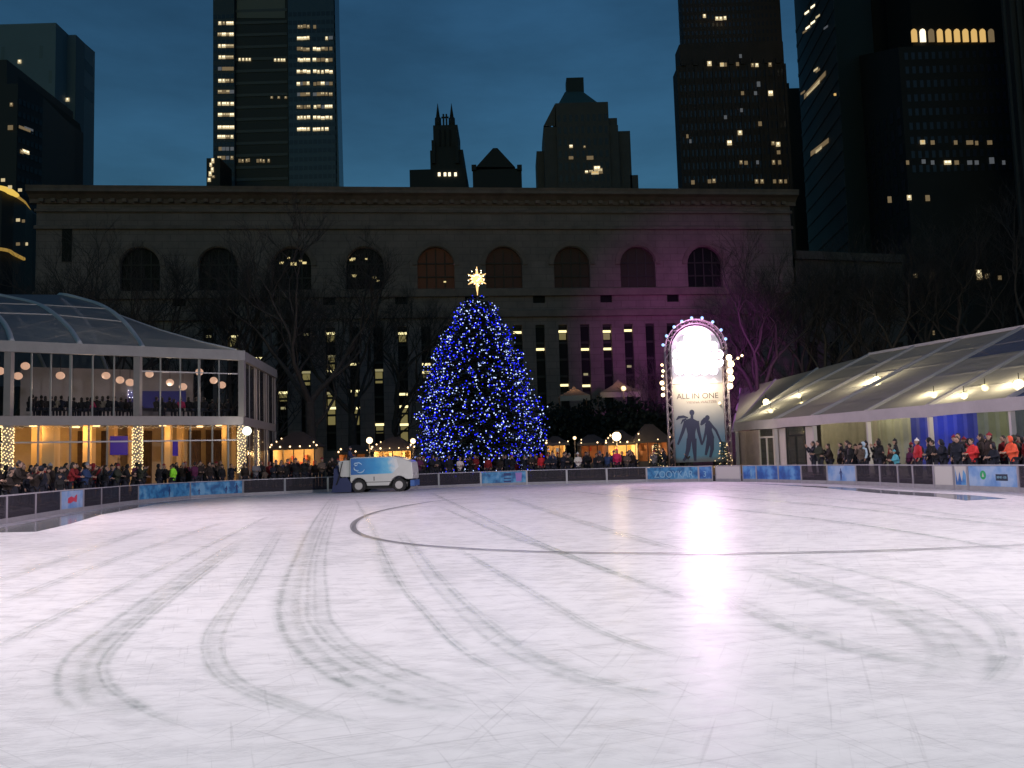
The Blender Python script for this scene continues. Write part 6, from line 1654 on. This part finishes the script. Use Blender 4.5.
def person_proto(pose, hat, seated=False):
    """arms: list of (elbow, wrist) right(+x) / left(-x)"""
    P = {'stand': [((.23, .02, 1.13), (.22, -.08, .90)), ((-.23, .02, 1.13), (-.22, -.08, .90))],
         'lean': [((.24, -.12, 1.14), (.10, -.38, 1.12)), ((-.24, -.12, 1.14), (-.10, -.38, 1.12))],
         'phone': [((.23, -.16, 1.22), (.10, -.34, 1.50)), ((-.23, -.14, 1.20), (-.07, -.32, 1.47))],
         'pockets': [((.27, .06, 1.14), (.19, -.08, .98)), ((-.27, .06, 1.14), (-.19, -.08, .98))],
         'wave': [((.30, -.05, 1.30), (.26, -.14, 1.62)), ((-.23, .02, 1.13), (-.20, -.10, .92))],
         'sit': [((.23, -.08, 1.13), (.16, -.34, 1.08)), ((-.23, -.08, 1.13), (-.16, -.34, 1.08))]}[pose]
    dz = -.43 if seated else 0; lean_y = -.10 if pose == 'lean' else 0
    T = lambda p: (p[0], p[1] + lean_y * max(0, (p[2] - .9)) * 1.6, p[2] + dz)
    V = [T((0, 0, .93)), T((0, 0, 1.10)), T((0, .01, 1.28)), T((0, .01, 1.42)), T((0, 0, 1.50))]
    E = [(0, 1), (1, 2), (2, 3), (3, 4)]; Rr = [(.14, .10), (.13, .095), (.155, .10), (.07, .06), (.052, .052)]
    arm_i = []
    for sx, (el, wr) in zip((1, -1), P):
        b = len(V); V += [T((sx * .17, .01, 1.39)), T(el), T(wr)]; E += [(2, b), (b, b + 1), (b + 1, b + 2)]; Rr += [.056, .043, .03]; arm_i.append(b)
    leg_i = []
    for sx in (1, -1):
        b = len(V)
        if seated: V += [(sx * .1, 0, .50), (sx * .11, -.44, .50), (sx * .11, -.46, .10), (sx * .11, -.58, .05)]
        else: V += [(sx * .095, 0, .86), (sx * .10, -.02, .48), (sx * .10, .02, .10), (sx * .12, -.12, .05)]
        E += [(0, b), (b, b + 1), (b + 1, b + 2), (b + 2, b + 3)]; Rr += [.088, .06, .042, .04]; leg_i.append(b)
    v, f = skin(V, E, Rr); q = MB(); join(q, v, f)
    # head with face, ears
    hc = Vector(T((0, -.015, 1.62))); q.ball(hc, .105, 14, 10, (.78, .92, 1.12)); q.ball(hc + Vector((0, -.03, -.07)), .06, 8, 6, (.9, .9, .8))
    q.tube([hc + Vector((0, -.088, .025)), hc + Vector((0, -.115, -.022)), hc + Vector((0, -.09, -.032))], [.01, .017, .012], 5)
    for sx in (-1, 1): q.ball(hc + Vector((sx * .083, .01, -.005)), .025, 6, 4, (.4, .8, 1.2))
    q.tube([hc + Vector((-.022, -.094, -.058)), hc + Vector((0, -.098, -.060)), hc + Vector((.022, -.094, -.058))], [.004, .007, .004], 5)
    # hands: palm, four bent fingers, a thumb
    for (el, wr), sx in zip(P, (1, -1)):
        w0, e0_ = Vector(T(wr)), Vector(T(el)); d = (w0 - e0_).normalized(); sd = d.cross(Vector((0, 1, 0))) if abs(d.y) < .9 else d.cross(Vector((0, 0, 1))); sd.normalize(); n_ = sd.cross(d)
        q.tube([w0 - d * .01, w0 + d * .04, w0 + d * .085], [.024, .034, .034], 6)
        for k in range(4):
            o = w0 + d * .08 + sd * (k - 1.5) * .018; l_ = (.062, .074, .070, .054)[k]; q.tube([o, o + d * l_ * .55 - n_ * .006, o + d * l_ * .9 - n_ * .024], [.0095, .009, .007], 5)
        q.tube([w0 + d * .025 + sd * .026, w0 + d * .055 + sd * .05 - n_ * .01, w0 + d * .08 + sd * .05 - n_ * .02], [.012, .010, .008], 5)
    root = q.build('person', SKIN)
    q = MB()
    for sx in (-1, 1): q.ball(hc + Vector((sx * .032, -.091, .012)), .011, 6, 4)
    q.build('eyes', EYE, root)
    # coat
    V2 = [T((0, 0, .98)), T((0, 0, 1.12)), T((0, .01, 1.28)), T((0, .01, 1.43))]; E2 = [(0, 1), (1, 2), (2, 3)]; R2 = [(.19, .15), (.165, .13), (.19, .135), (.085, .08)]
    if not seated: V2.append((0, 0, .76)); E2.append((0, 4)); R2.append((.20, .16))
    for sx, (el, wr) in zip((1, -1), P):
        b = len(V2); V2 += [T((sx * .18, .01, 1.38)), T(el), T(Vector(wr).lerp(Vector(el), .06))]; E2 += [(2, b), (b, b + 1), (b + 1, b + 2)]; R2 += [.078, .062, .048]
    v, f = skin(V2, E2, R2); q = MB(); join(q, v, f); q.tube([T((0, .01, 1.41)), T((0, .0, 1.49))], [.085, .078], 10, False); q.build('coat', COAT, root)
    V3 = [T((0, 0, .93))]; E3 = []; R3 = [(.15, .12)]
    for b in leg_i:
        k = len(V3); V3 += [V[b], V[b + 1], V[b + 2]]; E3 += [(0, k), (k, k + 1), (k + 1, k + 2)]; R3 += [.10, .073, .058]
    v, f = skin(V3, E3, R3); q = MB(); join(q, v, f); q.build('trousers', TROU, root)
    q = MB()
    for b in leg_i: a_, t_ = Vector(V[b + 2]), Vector(V[b + 3]); q.tube([a_ + Vector((0, .04, -.045)), a_ + Vector((0, .0, -.045)), t_ + Vector((0, -.03, .005))], [.052, .056, .036], 8)
    q.build('boots', BOOT, root)
    if hat == 'hat':
        q = MB(); n_ = 12
        q.tube([hc + Vector((0, .005, .035)), hc + Vector((0, .008, .075)), hc + Vector((0, .01, .115)), hc + Vector((0, .012, .138))], [.098, .100, .074, .02], n_); q.ball(hc + Vector((0, .01, .155)), .03, 7, 5); q.build('hat', HATM, root)
        q = MB().ball(hc + Vector((0, .03, -.02)), .098, 10, 7, (.88, .9, 1.1)); q.build('hair', HAIRM, root)
    elif hat == 'hood':
        q = MB().ball(hc + Vector((0, .025, .005)), .122, 12, 8, (.9, .95, 1.1)); q.build('hood', COAT, root)
    else:
        q = MB().ball(hc + Vector((0, .022, .022)), .108, 12, 8, (.84, .95, 1.12))
        if hat == 'long': q.tube([hc + Vector((0, .05, .0)), hc + Vector((0, .07, -.12)), hc + Vector((0, .07, -.24))], [.09, .085, .05], 9)
        q.build('hair', HAIRM, root)
    reg(root); root['category'] = 'person'
    return root


PRT = {}
for pose in ('stand', 'lean', 'phone', 'pockets', 'wave'):
    for hat in ('short', 'long', 'hat', 'hood'):
        if pose in ('wave',) and hat in ('hood', 'long'): continue
        PRT[pose, hat] = person_proto(pose, hat)
for hat in ('short', 'long', 'hat'): PRT['sit', hat] = person_proto('sit', hat, True)
USED = set()
NPER = 0
HTXT = {'short': 'short dark hair', 'long': 'long dark hair', 'hat': 'knitted hat', 'hood': 'hood up'}


def person(loc, rz, pose, hat, col, label, group=None, hatcol=None, s=1.0):
    global NPER
    pr = PRT[pose, hat]
    if (pose, hat) in USED: r = copy_tree(pr)
    else: r = pr; USED.add((pose, hat))
    r.location = loc; r.rotation_euler = (0, 0, rz); r.scale = (s,) * 3; r['label'] = label
    if group: r['group'] = group
    elif 'group' in r: del r['group']
    for ch in KIDS[r.name]:
        if ch.name.startswith('coat') or ch.name.startswith('hood'): ch.color = (*col, 1)
        if ch.name.startswith('hat'): ch.color = (*(hatcol or col), 1)
    NPER += 1
    return r


DARK = [((.008, .008, .010), 'black'), ((.008, .011, .022), 'navy'), ((.015, .014, .015), 'charcoal'), ((.022, .014, .010), 'brown')]
SOME = [((.22, .012, .015), 'red'), ((.11, .08, .06), 'tan'), ((.17, .16, .17), 'pale grey'), ((.02, .045, .12), 'blue'), ((.035, .04, .025), 'olive'), ((.10, .015, .06), 'plum')]
HATC = [(.22, .22, .23), (.02, .02, .025), (.25, .02, .03), (.04, .05, .12), (.02, .015, .012), (.03, .03, .03)]
random.seed(21)


def outward(px):
    a, b = foot(px - 3), foot(px + 3); d = (b - a).normalized(); n_ = Vector((-d.y, d.x, 0)); mid = foot(px)
    if n_.dot(mid - ctr) < 0: n_ = -n_
    return mid, n_


def crowd(x0, x1, rows, step, zone, bright=.16, skip=()):
    for ri, k in enumerate(rows):
        ci = 0; x = x0 + random.uniform(0, step)
        while x < x1:
            if not any(a < x < b for a, b in skip if ri < 2):
                mid, n_ = outward(x); p = mid + n_ * (k + random.uniform(-.12, .4)); p.z = GZ
                face = math.atan2(-n_.x, n_.y) + random.gauss(0, .35) + (pi if random.random() < .06 else 0)
                if ri == 0: pose = random.choice(['lean', 'lean', 'stand', 'phone'])
                else: pose = random.choice(['stand', 'pockets', 'phone', 'pockets', 'stand'])
                hat = random.choice(['short', 'long', 'hat', 'hat', 'hood'])
                col, cn = random.choice(SOME) if random.random() < bright else random.choice(DARK)
                lab = '%s coat, %s, %s from left, %s row %s' % (cn, HTXT[hat], nth(ci), ('front', 'second', 'third', 'rear')[ri], zone); ci += 1
                person(p, face, pose, hat, col, lab, 'spectators in the crowd ' + zone, random.choice(HATC), random.choice([.80, 1, 1, 1, 1]) * random.uniform(.92, 1.09))
            x += step * random.choice([.6, .8, .9, 1.0, 1.7])


crowd(-6, 244, (.55, 1.3, 2.2, 3.4), 8.6, 'below the pavilion', .28, [(172, 190)])
crowd(246, 420, (.6, 1.6, 3.0), 11.0, 'behind the resurfacer', .22)
crowd(420, 552, (.6, 1.5), 7.2, 'under the giant tree', .3, [(458, 467), (536, 545)])
crowd(552, 662, (.6, 1.6, 3.2), 8.8, 'left of the lamp tower', .32, [(574, 584), (612, 622)])
crowd(800, 1012, (.6, 1.3, 2.1), 10.4, 'before the marquee', .30, [(884, 896), (902, 915), (960, 975), (996, 1012)])


def at_px(px, k): mid, n_ = outward(px); p = mid + n_ * k; p.z = GZ; return p, math.atan2(-n_.x, n_.y)


def special(px, k, pose, hat, col, label, hatcol=None, s=1.0, turn=0.0):
    p, a = at_px(px, k); return person(p, a + turn, pose, hat, col, label, None, hatcol, s)


special(181, .5, 'pockets', 'short', (.35, .95, .04), 'marshal in a lime jacket with his back to the ice, left curve', None, 1.0, pi)
special(462, .32, 'lean', 'long', (.60, .52, .48), 'person in a cream coat leaning over the barrier under the tree', None, .98)
special(540.5, .7, 'stand', 'hood', (.60, .02, .03), 'person in a bright red hooded coat right of the tree', None, 1.02)
special(578.5, .32, 'lean', 'hat', (.62, .58, .50), 'person in a white jacket leaning over the barrier left of the tower', (.6, .6, .55), 1.0)
special(617, 1.1, 'stand', 'hat', (.65, .03, .12), 'person in a magenta red coat before the yellow fronted kiosk', (.6, .05, .1), 1.1)
special(890, .4, 'lean', 'hat', (.10, .42, .50), 'child in a teal jacket at the barrier before the marquee', (.1, .4, .45), .74)
special(909, .5, 'stand', 'hat', (.45, .02, .03), 'person in a dark red jacket and white hat before the marquee', (.7, .68, .66), 1.0)
special(967, .45, 'lean', 'short', (.62, .03, .03), 'person in a scarlet jacket leaning on the rail at the white panels', None, .95)
special(1004, .5, 'lean', 'hood', (.75, .10, .04), 'person in an orange red coat at the right end of the rail', None, .97)
special(851, .8, 'stand', 'hood', (.45, .60, .68), 'person in a pale blue hooded coat above the pale advert panel', None, 1.0)
# seated diners upstairs
for i, px in enumerate([14, 18, 22, 27, 32, 37, 43, 48, 56, 62, 68, 75, 80, 86, 91, 97, 103, 109, 115, 120, 126, 148, 153, 160, 166, 173, 180, 187, 196, 205, 213, 221]):
    up = random.random() < .3
    p = pp(pu(px), SLZ + .3, 2.05 if not up else 3.3); zf = p.z
    side = i % 3 == 0
    col, cn = ((.45, .03, .10), 'pink') if px in (80, 173) else random.choice(DARK + [((.2, .17, .12), 'tan')])
    hat = 'short' if i % 2 else 'long'
    lab = 'diner in a pink top seated upstairs %s' % ('left of the middle column' if px == 80 else 'right of the middle column') if cn == 'pink' else 'diner in %s, %s, %s from the left upstairs in the pavilion' % (cn, HTXT[hat], nth(i))
    pt = pp(pu(px + random.uniform(-1.2, 1.2)), SLZ + .3, 1.9); fdir = inn
    person(pt, math.atan2(-fdir.x, fdir.y) + pi + random.gauss(0, .25), 'sit', hat, col, lab, None if cn == 'pink' else 'diners seated upstairs in the pavilion', None, random.uniform(.93, 1.08))

special_driver = person((0, 0, 0), 0, 'sit', 'hat', (.02, .03, .09), 'driver in dark blue sitting low at the back of the ice resurfacer', None, (.03, .03, .05))
_ax = Vector((cos(zr.rotation_euler.z), sin(zr.rotation_euler.z), 0)); _ay = Vector((-_ax.y, _ax.x, 0)); _sc = zr.scale.x
special_driver.location = zr.location + (_ax * .50 + _ay * 1.0) * _sc + Vector((0, 0, 1.52 * _sc)); special_driver.rotation_euler = (0, 0, zr.rotation_euler.z + pi / 2)

print('people', NPER)
for k_, pr in PRT.items():
    if k_ not in USED:
        for ch in list(KIDS[pr.name]): bpy.data.objects.remove(ch)
        bpy.data.objects.remove(pr)
